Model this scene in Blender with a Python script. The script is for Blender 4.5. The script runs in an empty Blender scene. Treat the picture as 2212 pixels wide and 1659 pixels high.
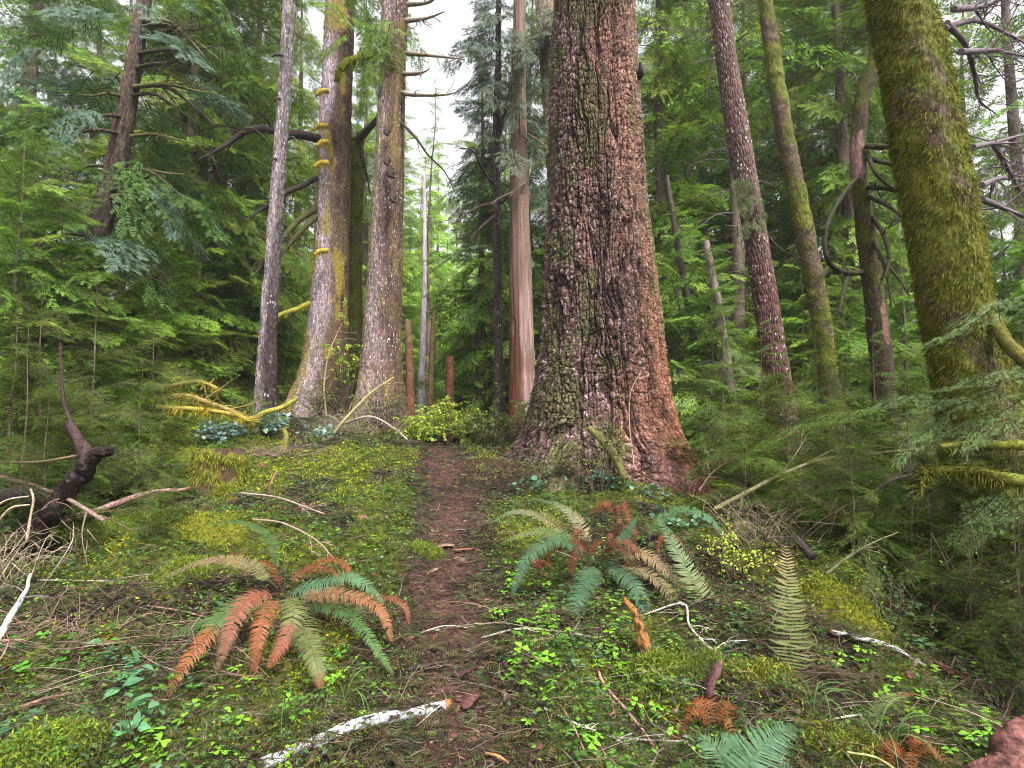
import bpy, math
import numpy as np
from math import radians, sin, cos, pi

# ------------------------------------------------------------------ camera, world, sun, exposure
SC = bpy.context.scene
COL = SC.collection
CAMZ, PITCH = 1.4, radians(3.5)
cam_d = bpy.data.cameras.new('camera'); cam = bpy.data.objects.new('camera', cam_d); COL.objects.link(cam)
cam_d.lens = 20.0; cam_d.sensor_width = 36.0; cam_d.clip_start = 0.05; cam_d.clip_end = 1000
cam.location = (0, 0, CAMZ); cam.rotation_euler = (pi/2 + PITCH, 0, 0)
SC.camera = cam
SUN_EL, SUN_AZ = radians(56), radians(150)         # high and soft, from behind the camera's right shoulder
world = bpy.data.worlds.new('World'); SC.world = world; world.use_nodes = True
wn = world.node_tree; wn.nodes.clear()
wo = wn.nodes.new('ShaderNodeOutputWorld'); wb = wn.nodes.new('ShaderNodeBackground')
sky = wn.nodes.new('ShaderNodeTexSky'); sky.sky_type = 'NISHITA'; sky.sun_disc = False
sky.sun_elevation = SUN_EL; sky.sun_rotation = SUN_AZ; sky.air_density = 1.0; sky.dust_density = 4.0
hs = wn.nodes.new('ShaderNodeHueSaturation'); hs.inputs['Saturation'].default_value = 0.12
wn.links.new(sky.outputs[0], hs.inputs['Color']); wn.links.new(hs.outputs[0], wb.inputs['Color'])
wb.inputs['Strength'].default_value = 0.10
wn.links.new(wb.outputs[0], wo.inputs['Surface'])
sun_d = bpy.data.lights.new('sun', 'SUN'); sun_d.energy = 1.5; sun_d.angle = radians(11); sun_d.color = (1, .96, .9)
sun = bpy.data.objects.new('sun', sun_d); COL.objects.link(sun)
sun.rotation_euler = (pi/2 - SUN_EL, 0, radians(30)); sun.location = (0, 0, 30)
SC.view_settings.view_transform = 'Standard'; SC.view_settings.look = 'None'
SC.view_settings.exposure = 2.15; SC.view_settings.gamma = 1.0
cy = SC.cycles
cy.max_bounces = 6; cy.diffuse_bounces = 3; cy.glossy_bounces = 2; cy.transmission_bounces = 3; cy.transparent_max_bounces = 4
cy.use_adaptive_sampling = True; cy.adaptive_threshold = 0.018; cy.adaptive_min_samples = 16
cy.use_denoising = True; cy.filter_width = 1.0; cy.caustics_reflective = False; cy.caustics_refractive = False
SC.render.use_persistent_data = False

RNG = np.random.default_rng(7)
F = 1229.0                                          # focal length in photo pixels (photo 2212 wide)

def A(*a): return np.array(a, float)
def ray(dx, dy):
    xc = (dx-1106.0)/F; yc = (829.5-dy)/F
    return A(xc, cos(PITCH)-sin(PITCH)*yc, sin(PITCH)+cos(PITCH)*yc)
def P(dx, dy, Y):                                   # the point at distance Y ahead seen at a photo position
    d = ray(dx, dy); return A(0, 0, CAMZ) + d*(Y/d[1])

# ------------------------------------------------------------------ numpy noise
def _h(ix, iy, iz, seed):
    n = (ix.astype(np.int64)*73856093) ^ (iy.astype(np.int64)*19349663) ^ (iz.astype(np.int64)*83492791) ^ (seed*2654435761)
    n = (n ^ (n >> 13)) & 0xffffffff
    n = (n*1274126177) & 0xffffffff; n = (n ^ (n >> 16)) & 0xffffffff
    n = (n*2246822519) & 0xffffffff; n = n ^ (n >> 15)
    return (n & 0xffffff)/float(0x1000000)
def vn(x, y, z=0, seed=0):
    x = np.asarray(x, float); y = np.asarray(y, float); z = np.zeros_like(x)+z
    ix = np.floor(x); iy = np.floor(y); iz = np.floor(z)
    fx, fy, fz = x-ix, y-iy, z-iz
    fx = fx*fx*(3-2*fx); fy = fy*fy*(3-2*fy); fz = fz*fz*(3-2*fz)
    r = 0
    for a in (0, 1):
        wx = fx if a else 1-fx
        for b in (0, 1):
            wy = fy if b else 1-fy
            for c in (0, 1):
                r = r + wx*wy*(fz if c else 1-fz)*_h(ix+a, iy+b, iz+c, seed)
    return r
def fbm(x, y, z=0, o=4, seed=0):
    r = 0; a = .5; t = 0
    for k in range(o):
        r = r + a*vn(x*2**k, y*2**k, np.asarray(z)*2**k, seed+k*17); t += a; a *= .5
    return r/t
def vor(u, v, seed=0):                              # F1, F2-F1, cell random
    iu = np.floor(u); iv = np.floor(v)
    f1 = np.full(u.shape, 9.); f2 = np.full(u.shape, 9.); rid = np.zeros(u.shape)
    for a in (-1, 0, 1):
        for b in (-1, 0, 1):
            cu, cv = iu+a, iv+b; z = np.zeros_like(cu)
            px = cu+.1+.8*_h(cu, cv, z, seed); py = cv+.1+.8*_h(cu, cv, z+1, seed)
            d = np.hypot(px-u, py-v); r = _h(cu, cv, z+2, seed)
            m = d < f1
            f2 = np.where(m, f1, np.minimum(f2, d)); rid = np.where(m, r, rid); f1 = np.where(m, d, f1)
    return f1, f2-f1, rid
def ss(a, b, x):
    t = np.clip((np.asarray(x, float)-a)/(b-a), 0, 1); return t*t*(3-2*t)

# ------------------------------------------------------------------ terrain height
_hy = [-30, 0, 2.2, 3.2, 4.3, 5.5, 7, 9, 10.5, 12.5, 16, 25, 40, 100, 220]
_hz = [-.6, -.02, 0, .05, .18, .36, .60, .78, .82, .72, .62, .9, 1.3, 3, 6]
_ty = [-20, 0, 2.2, 3.0, 4.3, 5.5, 7.5, 9, 12, 16, 40]
_tx = [-.1, -.1, -.2, -.27, -.44, -.55, -.85, -1.1, -1.6, -1.9, -4]
def trail_d(x, y): return np.abs(x-np.interp(y, _ty, _tx))
def g2(x, y, cx, cy_, sx, sy): return np.exp(-((x-cx)/sx)**2/2-((y-cy_)/sy)**2/2)
def H(x, y):
    x = np.asarray(x, float); y = np.asarray(y, float)
    z = np.interp(y, _hy, _hz)
    z = z + .72*g2(x, y, -4.4, 11.8, 2.2, 2.0) + .22*g2(x, y, -2.7, 7.8, 1.3, .9) + .12*g2(x, y, -1.9, 5.2, 1.0, .8)
    z = z + .22*g2(x, y, 1.6, 8.2, 1.5, 1.3) + .10*g2(x, y, -3.6, 4.6, 1.2, .8)
    z = z - .55*ss(1.7, 4.2, x)*ss(1.0, 3.0, y)*(1-ss(9, 13, y)) + .3*g2(x, y, 2.5, 4.6, .6, .6)
    far = ss(12, 20, y)
    z = z + .5*far*(fbm(x*.12, y*.12, 0, 2, 5)-.5)*2
    td = trail_d(x, y)+0*x; m = ss(.12, .5, td)
    z = z + (fbm(x*1.7, y*1.7, 0, 3, 1)-.5)*.30*m + (fbm(x*6, y*6, 0, 4, 2)-.5)*.14*(.3+.7*m) - .05*(1-ss(.1, .45, td))
    return z
def G(dx, dy, lift=0.0):                            # where the sight line through a photo position meets the ground
    d = ray(dx, dy); t = np.concatenate([np.arange(1, 14, .02), np.arange(14, 60, .2)])
    p = A(0, 0, CAMZ)[None]+d[None]*t[:, None]
    k = np.nonzero(p[:, 2] < H(p[:, 0], p[:, 1]))[0]
    q = p[k[0] if len(k) else 600].copy(); q[2] = H(q[0], q[1])+lift; return q

# ------------------------------------------------------------------ mesh builder
class MB:
    def __init__(s): s.v = []; s.t = []; s.q = []; s.c = []; s.n = 0; s.tm = []; s.qm = []
    def add(s, v, tri=None, quad=None, col=(1, 1, 1), mat=0):
        v = np.asarray(v, np.float32).reshape(-1, 3); k = len(v)
        c = np.asarray(col, np.float32)
        if c.ndim == 1: c = np.broadcast_to(c[None], (k, 3))
        if tri is not None and len(tri): s.t.append(np.asarray(tri, np.int64)+s.n); s.tm.append(np.full(len(tri), mat, np.int32))
        if quad is not None and len(quad): s.q.append(np.asarray(quad, np.int64)+s.n); s.qm.append(np.full(len(quad), mat, np.int32))
        s.v.append(v); s.c.append(c); s.n += k
    def inst(s, T, M, O, col=None, mat=None):         # T=(verts, tris, quads, col, mats_t, mats_q); M (N,3,3) columns are axes
        N = len(O); V, tr, qu, tc, tmt, tmq = T; n = len(V)
        v = np.einsum('nij,kj->nki', M, V)+O[:, None, :]
        if col is None: c = np.broadcast_to(tc[None], (N, n, 3))
        else: c = tc[None]*np.asarray(col)[:, None, :]
        off = (np.arange(N)*n)[:, None, None]
        if len(tr): s.t.append((tr[None]+off).reshape(-1, 3)+s.n); s.tm.append(np.tile(tmt, N))
        if len(qu): s.q.append((qu[None]+off).reshape(-1, 4)+s.n); s.qm.append(np.tile(tmq, N))
        s.v.append(v.reshape(-1, 3).astype(np.float32)); s.c.append(c.reshape(-1, 3).astype(np.float32)); s.n += N*n
    def template(s):
        cat = lambda l, w: np.concatenate(l) if l else np.zeros((0, w), np.int64)
        return (np.concatenate(s.v).astype(float), cat(s.t, 3), cat(s.q, 4), np.concatenate(s.c).astype(float),
                np.concatenate(s.tm) if s.tm else np.zeros(0, np.int32), np.concatenate(s.qm) if s.qm else np.zeros(0, np.int32))
    def mesh(s, name, mats, smooth=False):
        v = np.concatenate(s.v); c = np.concatenate(s.c)
        t = np.concatenate(s.t) if s.t else np.zeros((0, 3), np.int64); q = np.concatenate(s.q) if s.q else np.zeros((0, 4), np.int64)
        me = bpy.data.meshes.new(name)
        me.vertices.add(len(v)); me.vertices.foreach_set('co', v.ravel())
        nl = t.size+q.size; me.loops.add(nl)
        me.loops.foreach_set('vertex_index', np.concatenate([t.ravel(), q.ravel()]).astype(np.int32))
        me.polygons.add(len(t)+len(q))
        ls = np.concatenate([np.arange(len(t))*3, t.size+np.arange(len(q))*4]).astype(np.int32)
        me.polygons.foreach_set('loop_start', ls)
        me.polygons.foreach_set('material_index', np.concatenate(s.tm+s.qm).astype(np.int32))
        if smooth: me.polygons.foreach_set('use_smooth', np.ones(len(t)+len(q), bool))
        at = me.color_attributes.new('col', 'FLOAT_COLOR', 'POINT')
        at.data.foreach_set('color', np.concatenate([c, np.ones((len(c), 1), np.float32)], 1).ravel())
        for m in mats: me.materials.append(m)
        me.update(calc_edges=True); return me
    def build(s, name, mats, parent=None, smooth=False, loc=None):
        if not isinstance(mats, (list, tuple)): mats = [mats]
        if loc is not None:
            o_ = np.asarray(loc, np.float32); s.v = [v-o_ for v in s.v]
        me = s.mesh(name, mats, smooth); o = bpy.data.objects.new(name, me); COL.objects.link(o)
        if loc is not None: o.location = [float(a) for a in loc]
        if parent is not None:
            o.parent = parent
            if loc is None: o.location = [-a for a in parent.location]
            else: o.location = [float(a)-b for a, b in zip(loc, parent.location)]
        return o

def tag(o, label=None, cat=None, group=None, kind=None):
    for k, v in (('label', label), ('category', cat), ('group', group), ('kind', kind)):
        if v: o[k] = v
    return o
def thing(name, label, cat, loc, group=None):
    o = bpy.data.objects.new(name, None); COL.objects.link(o); o.location = [float(a) for a in loc]; o.empty_display_size = .2
    return tag(o, label, cat, group)

def nrm(a): return a/np.maximum(np.linalg.norm(a, axis=-1, keepdims=True), 1e-9)
def curve(pts, n):                                   # Catmull-Rom through pts
    p = np.asarray(pts, float)
    if len(p) == 2: return p[0]+(p[1]-p[0])*np.linspace(0, 1, n)[:, None]
    p = np.vstack([2*p[0]-p[1], p, 2*p[-1]-p[-2]]); m = len(p)-3
    t = np.linspace(0, m, n); k = np.minimum(t.astype(int), m-1); u = (t-k)[:, None]
    a, b, c, d = p[k], p[k+1], p[k+2], p[k+3]
    return .5*((2*b)+(-a+c)*u+(2*a-5*b+4*c-d)*u*u+(-a+3*b-3*c+d)*u**3)
def frames(c):
    T = nrm(np.gradient(c, axis=0)); ref = np.where(np.abs(T[:, 2:3]) > .9, A(1, 0, 0), A(0, 0, 1))
    S = nrm(np.cross(T, ref)); U = np.cross(S, T); return T, S, U
def tube(mb, pts, r, n=24, k=7, col=(.1, .07, .05), mat=0, bump=.12, seed=1, cv=.35, cap=True):
    c = curve(pts, n); r = np.interp(np.linspace(0, 1, n), np.linspace(0, 1, len(r)), r) if hasattr(r, '__len__') else np.full(n, r)
    T, S, U = frames(c); th = np.arange(k)/k*2*pi
    Ls = np.cumsum(np.r_[0, np.linalg.norm(np.diff(c, axis=0), axis=1)])
    nz = 1+bump*2*(vn(th[None]*1.6+Ls[:, None]*9, Ls[:, None]*14+th[None], 0, seed)-.5)
    v = c[:, None]+(S[:, None]*np.cos(th)[None, :, None]+U[:, None]*np.sin(th)[None, :, None])*(r[:, None]*nz)[..., None]
    i = np.arange(n-1)[:, None]; j = np.arange(k)[None]; j2 = (j+1) % k
    q = np.stack([i*k+j, i*k+j2, (i+1)*k+j2, (i+1)*k+j], -1).reshape(-1, 4)
    cc = np.asarray(col)
    if cc.ndim == 1: cc = np.broadcast_to(cc, (n, 3))
    cn = cc[:, None, :]*(1+cv*2*(vn(th[None]*2+Ls[:, None]*25, Ls[:, None]*40+th[None]*3, 0, seed+3)-.5))[..., None]
    mb.add(v.reshape(-1, 3), None, q, cn.reshape(-1, 3), mat)
    if cap:
        for e, f in ((0, 1), (n-1, -1)):
            mb.add(np.vstack([v[e], c[e][None]]), [[(a if f < 0 else (a+1) % k), ((a+1) % k if f < 0 else a), k] for a in range(k)], None, cc[e]*1.1, mat)
    return c, r, S, U
def blades(mb, Pp, D, L, W, col, mat=0, two=False):    # thin leaf-like triangles at Pp along D
    s = nrm(np.cross(D, RNG.normal(size=D.shape)))*W[:, None]
    N = len(Pp)
    if two:
        mid = Pp+D*(L*.5)[:, None]
        v = np.stack([Pp, mid-s, mid+s, Pp+D*L[:, None]+A(0, 0, -1)*(L*.15)[:, None]], 1)
        q = np.array([[0, 1, 3, 2]])[None]+(np.arange(N)*4)[:, None, None]
        mb.add(v.reshape(-1, 3), None, q.reshape(-1, 4), np.repeat(col, 4, 0), mat)
    else:
        v = np.stack([Pp-s, Pp+s, Pp+D*L[:, None]], 1)
        mb.add(v.reshape(-1, 3), np.arange(N*3).reshape(-1, 3), None, np.repeat(col, 3, 0), mat)
def rot_z(a):
    M = np.zeros((len(a), 3, 3)); M[:, 0, 0] = np.cos(a); M[:, 0, 1] = -np.sin(a); M[:, 1, 0] = np.sin(a); M[:, 1, 1] = np.cos(a); M[:, 2, 2] = 1; return M
def axes(X, N, sx, sy=None, sz=None):                  # columns: X dir, side, normal
    X = nrm(X); Yv = nrm(np.cross(N, X)); Z = np.cross(X, Yv)
    sy = sx if sy is None else sy; sz = sx if sz is None else sz
    return np.stack([X*np.reshape(sx, (-1, 1)), Yv*np.reshape(sy, (-1, 1)), Z*np.reshape(sz, (-1, 1))], -1)
def pal(cols, n, var=.25):
    c = np.array(cols)[RNG.integers(0, len(cols), n)]; return c*(1+var*RNG.uniform(-1, 1, (n, 1)))*(1+.08*RNG.uniform(-1, 1, (n, 3)))

# ------------------------------------------------------------------ materials
def mat(name, rough=.85, bscale=60, bstr=.3, bdist=.01, trans=0, cvar=.3, cscale=25, spec=.3, stretch=1):
    m = bpy.data.materials.new(name); m.use_nodes = True; nt = m.node_tree; N = nt.nodes; L = nt.links
    b = N['Principled BSDF']; out = N['Material Output']
    b.inputs['Roughness'].default_value = rough; b.inputs['Specular IOR Level'].default_value = spec
    at = N.new('ShaderNodeAttribute'); at.attribute_name = 'col'; oi = N.new('ShaderNodeObjectInfo')
    m1 = N.new('ShaderNodeMixRGB'); m1.blend_type = 'MULTIPLY'; m1.inputs[0].default_value = 1
    L.new(at.outputs['Color'], m1.inputs[1]); L.new(oi.outputs['Color'], m1.inputs[2]); colr = m1.outputs[0]
    if cvar or bstr:
        tc = N.new('ShaderNodeTexCoord'); mp = N.new('ShaderNodeMapping'); mp.inputs['Scale'].default_value = (1, 1, stretch)
        L.new(tc.outputs['Object'], mp.inputs['Vector'])
    if cvar:
        nz = N.new('ShaderNodeTexNoise'); nz.inputs['Scale'].default_value = cscale; nz.inputs['Detail'].default_value = 4
        L.new(mp.outputs[0], nz.inputs['Vector'])
        mr = N.new('ShaderNodeMapRange'); mr.inputs['From Min'].default_value = .3; mr.inputs['From Max'].default_value = .7
        mr.inputs['To Min'].default_value = 1-cvar; mr.inputs['To Max'].default_value = 1+cvar
        L.new(nz.outputs['Fac'], mr.inputs['Value'])
        m2 = N.new('ShaderNodeVectorMath'); m2.operation = 'SCALE'; L.new(colr, m2.inputs[0]); L.new(mr.outputs[0], m2.inputs['Scale']); colr = m2.outputs[0]
    L.new(colr, b.inputs['Base Color'])
    if bstr:
        nb = N.new('ShaderNodeTexNoise'); nb.inputs['Scale'].default_value = bscale; nb.inputs['Detail'].default_value = 5
        L.new(mp.outputs[0], nb.inputs['Vector']); bp = N.new('ShaderNodeBump'); bp.inputs['Strength'].default_value = bstr; bp.inputs['Distance'].default_value = bdist
        L.new(nb.outputs['Fac'], bp.inputs['Height']); L.new(bp.outputs[0], b.inputs['Normal'])
    if trans:
        tr = N.new('ShaderNodeBsdfTranslucent'); L.new(colr, tr.inputs['Color']); mx = N.new('ShaderNodeMixShader'); mx.inputs[0].default_value = trans
        L.new(b.outputs[0], mx.inputs[1]); L.new(tr.outputs[0], mx.inputs[2]); L.new(mx.outputs[0], out.inputs['Surface'])
    return m
M_BARK = mat('bark', .85, 90, .8, .012, cvar=.45, cscale=40, stretch=.4, spec=.2)
M_WOOD = mat('dead_wood', .9, 120, .7, .006, cvar=.45, cscale=60, spec=.12)
M_LEAF = mat('needles', .6, 0, 0, trans=.34, cvar=0, spec=.18)
M_BROAD = mat('leaf_blade', .5, 80, .15, .002, trans=.33, cvar=.18, cscale=60, spec=.22)
M_MOSS = mat('moss', .95, 0, 0, trans=.3, cvar=0, spec=.1)
M_SOIL = mat('forest_floor', .95, 45, .9, .03, cvar=.5, cscale=18, spec=.15)
M_LITTER = mat('litter', .85, 0, 0, cvar=0, spec=.12)

# colours (linear base colours)
C_GREEN = A(.075, .13, .035); C_BRIGHT = A(.14, .22, .04); C_DARK = A(.035, .07, .022); C_TEAL = A(.13, .21, .14); C_MOSSY = A(.20, .21, .025)
C_TWIG = A(.05, .038, .028)

# ------------------------------------------------------------------ ground
def make_ground():
    ys = np.concatenate([np.linspace(-25, 1.6, 30), np.linspace(1.6, 10, 420)[1:], 10*np.exp(np.linspace(0, 3.2, 200)[1:])])
    t = np.linspace(-1, 1, 521); s = np.sign(t)*np.abs(t)**1.6*1.9
    Yg, Sg = np.meshgrid(ys, s, indexing='ij'); X = Sg*(np.abs(Yg)*.75+5)
    Z = H(X, Yg); n, k = X.shape
    i = np.arange(n-1)[:, None]; j = np.arange(k-1)[None]
    q = np.stack([i*k+j, i*k+j+1, (i+1)*k+j+1, (i+1)*k+j], -1).reshape(-1, 4)
    td = trail_d(X, Yg)+(fbm(X*3, Yg*3, 0, 4, 9)-.5)*.5
    tr = 1-ss(.06, .40, td); tr = tr*(1-ss(8.6, 9.6, Yg))*ss(.25, .5, fbm(X*5, Yg*3, 0, 4, 19))
    tr = np.maximum(tr, .8*g2(X, Yg, .1, 7.6, .8, .55)*1.1)
    ms = moss_mask(X, Yg)
    soil = A(.017, .012, .009); trail = A(.060, .030, .025); mo = A(.055, .068, .008); far = A(.04, .055, .02)
    f = ss(9, 15, Yg)[..., None]
    v = fbm(X*9, Yg*9, 0, 3, 31)[..., None]
    c = soil*(.5+v)
    c = c*(1-ms[..., None])+mo*ms[..., None]*(.5+v); c = c*(1-f)+far*f
    c = c*(1-tr[..., None])+trail*tr[..., None]*(.5+v)
    mb = MB(); mb.add(np.stack([X, Yg, Z], -1).reshape(-1, 3), None, q, c.reshape(-1, 3))
    tag(mb.build('ground', M_SOIL, smooth=True), kind='structure')
def moss_mask(x, y):
    m = ss(.46, .57, fbm(x*1.3+3, y*1.3, 0, 3, 21)+.16*g2(x, y, -2.6, 7.6, 1.3, .8)+.10*g2(x, y, -2.0, 5.2, 1.2, 1.0)+.06*(x < -.8)-.02+.07*g2(x, y, 1.6, 3.2, .8, .6))
    return m*ss(.3, .55, trail_d(x, y))*(1-ss(11, 13, y))
make_ground()

def scatter_pts(n, y0=1.9, y1=10.5, p=1.6, wid=1.05):
    u = RNG.random(n); a = 1-p+1                       # density ~ y^-p per area, area ~ y
    e = 2-p
    y = (y0**e+u*(y1**e-y0**e))**(1/e) if abs(e) > 1e-3 else y0*(y1/y0)**u
    x = RNG.uniform(-1, 1, n)*(wid*y+.3)
    return x, y
def rnd_dirs(n, flat=.25):
    a = RNG.uniform(0, 2*pi, n); return nrm(np.stack([np.cos(a), np.sin(a), RNG.normal(0, flat, n)], -1))

# twig template: bent 3-sided stick of unit length along X
def twig_template(seed):
    r = np.random.default_rng(seed); mb = MB()
    pts = A(0, 0, 0)+np.stack([np.linspace(0, 1, 5), r.normal(0, .05, 5), r.normal(0, .04, 5)], -1)
    tube(mb, pts, [1, .4], n=5, k=3, col=(1, 1, 1), bump=0, cv=.1, cap=False)
    V, t, q, c, a, b = mb.template()
    return V, t, q, c, a, b
def twig_field(name, n, Lr, Rr, cols, sel=None, lift=.01, p=1.6, y1=10.5, flat=.2, label=None):
    x, y = scatter_pts(n, p=p, y1=y1)
    if sel is not None:
        k = RNG.random(n) < sel(x, y); x, y = x[k], y[k]
    n = len(x); z = H(x, y)+RNG.random(n)*lift
    D = rnd_dirs(n, flat); L = RNG.uniform(*Lr, n)**1.0; R = RNG.uniform(*Rr, n)
    mb = MB()
    for s in range(3):
        idx = np.arange(n)[s::3]; mbt = MB(); 
        pts = np.stack([np.linspace(0, 1, 4), np.random.default_rng(s).normal(0, .06, 4), np.random.default_rng(s+9).normal(0, .04, 4)], -1)
        pts[0] = 0
        c = curve(pts, 5); th = np.arange(3)/3*2*pi; rr = np.linspace(1, .45, 5)
        # separate the radial offset so length and thickness scale apart
        base = np.repeat(c, 3, 0); rad = np.stack([np.zeros(15), np.tile(np.cos(th), 5)*np.repeat(rr, 3), np.tile(np.sin(th), 5)*np.repeat(rr, 3)], -1)
        i = np.arange(4)[:, None]; j = np.arange(3)[None]; q = np.stack([i*3+j, i*3+(j+1) % 3, (i+1)*3+(j+1) % 3, (i+1)*3+j], -1).reshape(-1, 4)
        X = D[idx]; Yv = nrm(np.cross(A(0, 0, 1), X)); Z = np.cross(X, Yv); M = np.stack([X, Yv, Z], -1)
        v = np.einsum('nij,kj->nki', M, base)*L[idx][:, None, None]+np.einsum('nij,kj->nki', M, rad)*R[idx][:, None, None]
        v = v+np.stack([x[idx], y[idx], z[idx]], -1)[:, None]
        cc = np.repeat(pal(cols, len(idx), .35), 15, 0)
        mb.add(v.reshape(-1, 3), None, (q[None]+(np.arange(len(idx))*15)[:, None, None]).reshape(-1, 4), cc)
    o = mb.build(name, M_LITTER); tag(o, label, 'ground litter', kind='stuff')
off_trail = lambda x, y: (ss(.15, .6, trail_d(x, y))*.6+.4)*(1-.75*moss_mask(x, y))
LIT = [(.10, .065, .045), (.05, .032, .022), (.15, .10, .075), (.028, .018, .013), (.26, .20, .16), (.10, .048, .035), (.07, .065, .022)]
twig_field('twig_litter', 80000, (.03, .17), (.0008, .0021), LIT, off_trail, .04, label='tangle of thin dead twigs strewn over the forest floor')
twig_field('long_twig_litter', 7000, (.18, .55), (.0014, .0034), LIT, lambda x, y: off_trail(x, y)*(.35+.9*g2(x, y, -1.9, 3.4, .9, .5)+.6*g2(x, y, 1.6, 2.8, .8, .5)), .09, flat=.2, label='longer dead twigs crossing the mossy forest floor')
def chips():
    x, y = scatter_pts(60000, p=1.7); k = RNG.random(len(x)) < (1-ss(.15, .42, trail_d(x, y)))*.95+.1+.5*g2(x, y, .1, 7.5, .8, .6); x, y = x[k], y[k]; n = len(x)
    z = H(x, y)+RNG.random(n)*.012; mb = MB()
    blades(mb, np.stack([x, y, z], -1), rnd_dirs(n, .25), RNG.uniform(.008, .045, n)*(1+.12*y), RNG.uniform(.0012, .005, n)*(1+.1*y),
           pal([(.13, .05, .04), (.09, .04, .035), (.17, .075, .055), (.06, .03, .03), (.20, .11, .09), (.10, .06, .04)], n, .35), two=True)
    tag(mb.build('bark_chip_litter', M_LITTER), 'reddish brown needle and bark litter covering the narrow trail', 'ground litter', kind='stuff')
chips()
def moss_tufts():
    x, y = scatter_pts(190000, p=1.35, y1=11); m = moss_mask(x, y); k = RNG.random(len(x)) < m+.12*ss(.2, .5, trail_d(x, y)); x, y, m = x[k], y[k], m[k]; n = len(x)
    z = H(x, y)-.004; D = nrm(np.stack([RNG.normal(0, .8, n), RNG.normal(0, .8, n), np.full(n, .75)], -1)); mb = MB()
    bright = ss(.40, .58, fbm(x*1.1, y*1.1, 0, 3, 77)+.12*g2(x, y, -2.6, 7.6, 1.4, .8))[:, None]
    c = pal([(.09, .14, .016), (.055, .09, .014)], n)*(1-bright)+pal([(.46, .45, .02), (.30, .36, .02)], n)*bright
    blades(mb, np.stack([x, y, z], -1), D, RNG.uniform(.014, .04, n)*(1+.06*y), RNG.uniform(.002, .005, n)*(1+.13*y), c, two=True)
    tag(mb.build('ground_moss', M_MOSS), 'yellow green moss carpeting the rotten ground beside the trail', 'moss', kind='stuff')
moss_tufts()
def small_leaves():
    x, y = scatter_pts(110000, p=1.5, y1=12); w = fbm(x*1.9, y*1.9, 0, 3, 55)
    k = RNG.random(len(x)) < (.2+.8*ss(.42, .60, w))*ss(.12, .5, trail_d(x, y)); x, y = x[k], y[k]; n = len(x)
    z = H(x, y)+RNG.random(n)**1.5*.07; D = rnd_dirs(n, .4); mb = MB()
    blades(mb, np.stack([x, y, z], -1), D, RNG.uniform(.012, .03, n)*(1+.08*y), RNG.uniform(.004, .008, n)*(1+.08*y), pal([A(.06, .13, .02), A(.09, .20, .025), A(.08, .15, .07), C_DARK*1.2, A(.15, .28, .02)], n), two=True)
    tag(mb.build('ground_cover', M_BROAD), 'low small leaved green ground cover between the twigs', 'ground cover', kind='stuff')
small_leaves()

# ------------------------------------------------------------------ conifer spray templates
def unitB(k, ln, w):                                  # a twig end with flat rows of needles, unit length along X
    mb = MB(); V = []; 
    for i in range(k):
        t = .04+.92*i/k; l = ln*(1-.45*t)
        for s in (-1, 1):
            V += [(t, 0, 0), (t+w, 0, 0), (t+l*.55+.02, s*l, .02)]
    V += [(.9, -w*.4, 0), (.9, w*.4, 0), (1.05, 0, 0)]
    mb.add(np.array(V), np.arange(len(V)).reshape(-1, 3)); return mb.template()
B_HI = unitB(7, .24, .055); B_MD = unitB(4, .34, .16); B_LO = unitB(2, .42, .34)
def spray(nside, sub, B, seed, droop=.25, sdroop=.25, wide=.5, wood=True, tint=.3, unit=.28):
    r = np.random.default_rng(seed); Xs = []; Os = []; Ls = []; wv = []; 
    def wl(a, b, w):
        d = b-a; s = np.cross(d, A(0, 0, 1)); s = s/np.linalg.norm(s)*w; wv.append(np.array([a-s, a+s, b+s*.4, b-s*.4]))
    segs = 6
    for i in range(segs): wl(A(i/segs, 0, 0), A((i+1)/segs, 0, 0), .008*(1-.7*i/segs))
    for i in range(2*nside):
        t = .1+.88*i/(2*nside); s = 1 if i % 2 else -1
        l = wide*(1-t)**.75*(.75+.5*r.random())+.05
        if r.random() < .07: continue
        a = s*(1.05-.35*t+r.normal(0, .12)); d = A(cos(a), sin(a), r.normal(0, .08)); o = A(t, 0, 0)
        wl(o, o+d*l, .004)
        m = max(1, int(sub*l/wide+.5))
        for j in range(m):
            u = (j+.4)/m
            for q in (-1, 1):
                aa = a+q*(.75+r.normal(0, .15)); dd = A(cos(aa), sin(aa), r.normal(0, .22))
                Xs.append(dd); Os.append(o+d*l*u); Ls.append(wide*unit*(1-.5*u)*(.7+.6*r.random()))
        Xs.append(d); Os.append(o+d*l*.8); Ls.append(wide*unit*.9)
    Xs.append(A(1, 0, 0)); Os.append(A(.92, 0, 0)); Ls.append(.12)
    X = np.array(Xs); O = np.array(Os); L = np.array(Ls); n = len(O)
    N = nrm(A(0, 0, 1)+r.normal(0, .5, (n, 3))); mb = MB()
    c = (1+tint*r.uniform(-1, 1, (n, 1)))*np.ones((1, 3))*np.array([1, 1, 1])*(1+.1*r.uniform(-1, 1, (n, 3)))
    mb.inst(B, axes(X, N, L), O, c)
    if wood:
        W = np.array(wv).reshape(-1, 3); mb.add(W, None, np.arange(len(W)).reshape(-1, 4), C_TWIG*1.3, 1)
    V, tr, q, cc, a1, a2 = mb.template()
    V[:, 2] += -droop*V[:, 0]**2-sdroop*np.abs(V[:, 1])**1.5+.03*np.sin(V[:, 0]*9+V[:, 1]*7+seed)
    return V, tr, q, cc, a1, a2
SP_HI = [spray(21, 6, B_HI, 10+i, .18+.10*i, .35, .40, unit=.19) for i in range(4)]
SP_MD = [spray(13, 5, B_MD, 20+i, .2+.1*i, .35, .42) for i in range(4)]
SP_LO = [spray(10, 3, B_LO, 30+i, .2+.1*i, .35, .4) for i in range(4)]
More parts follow.
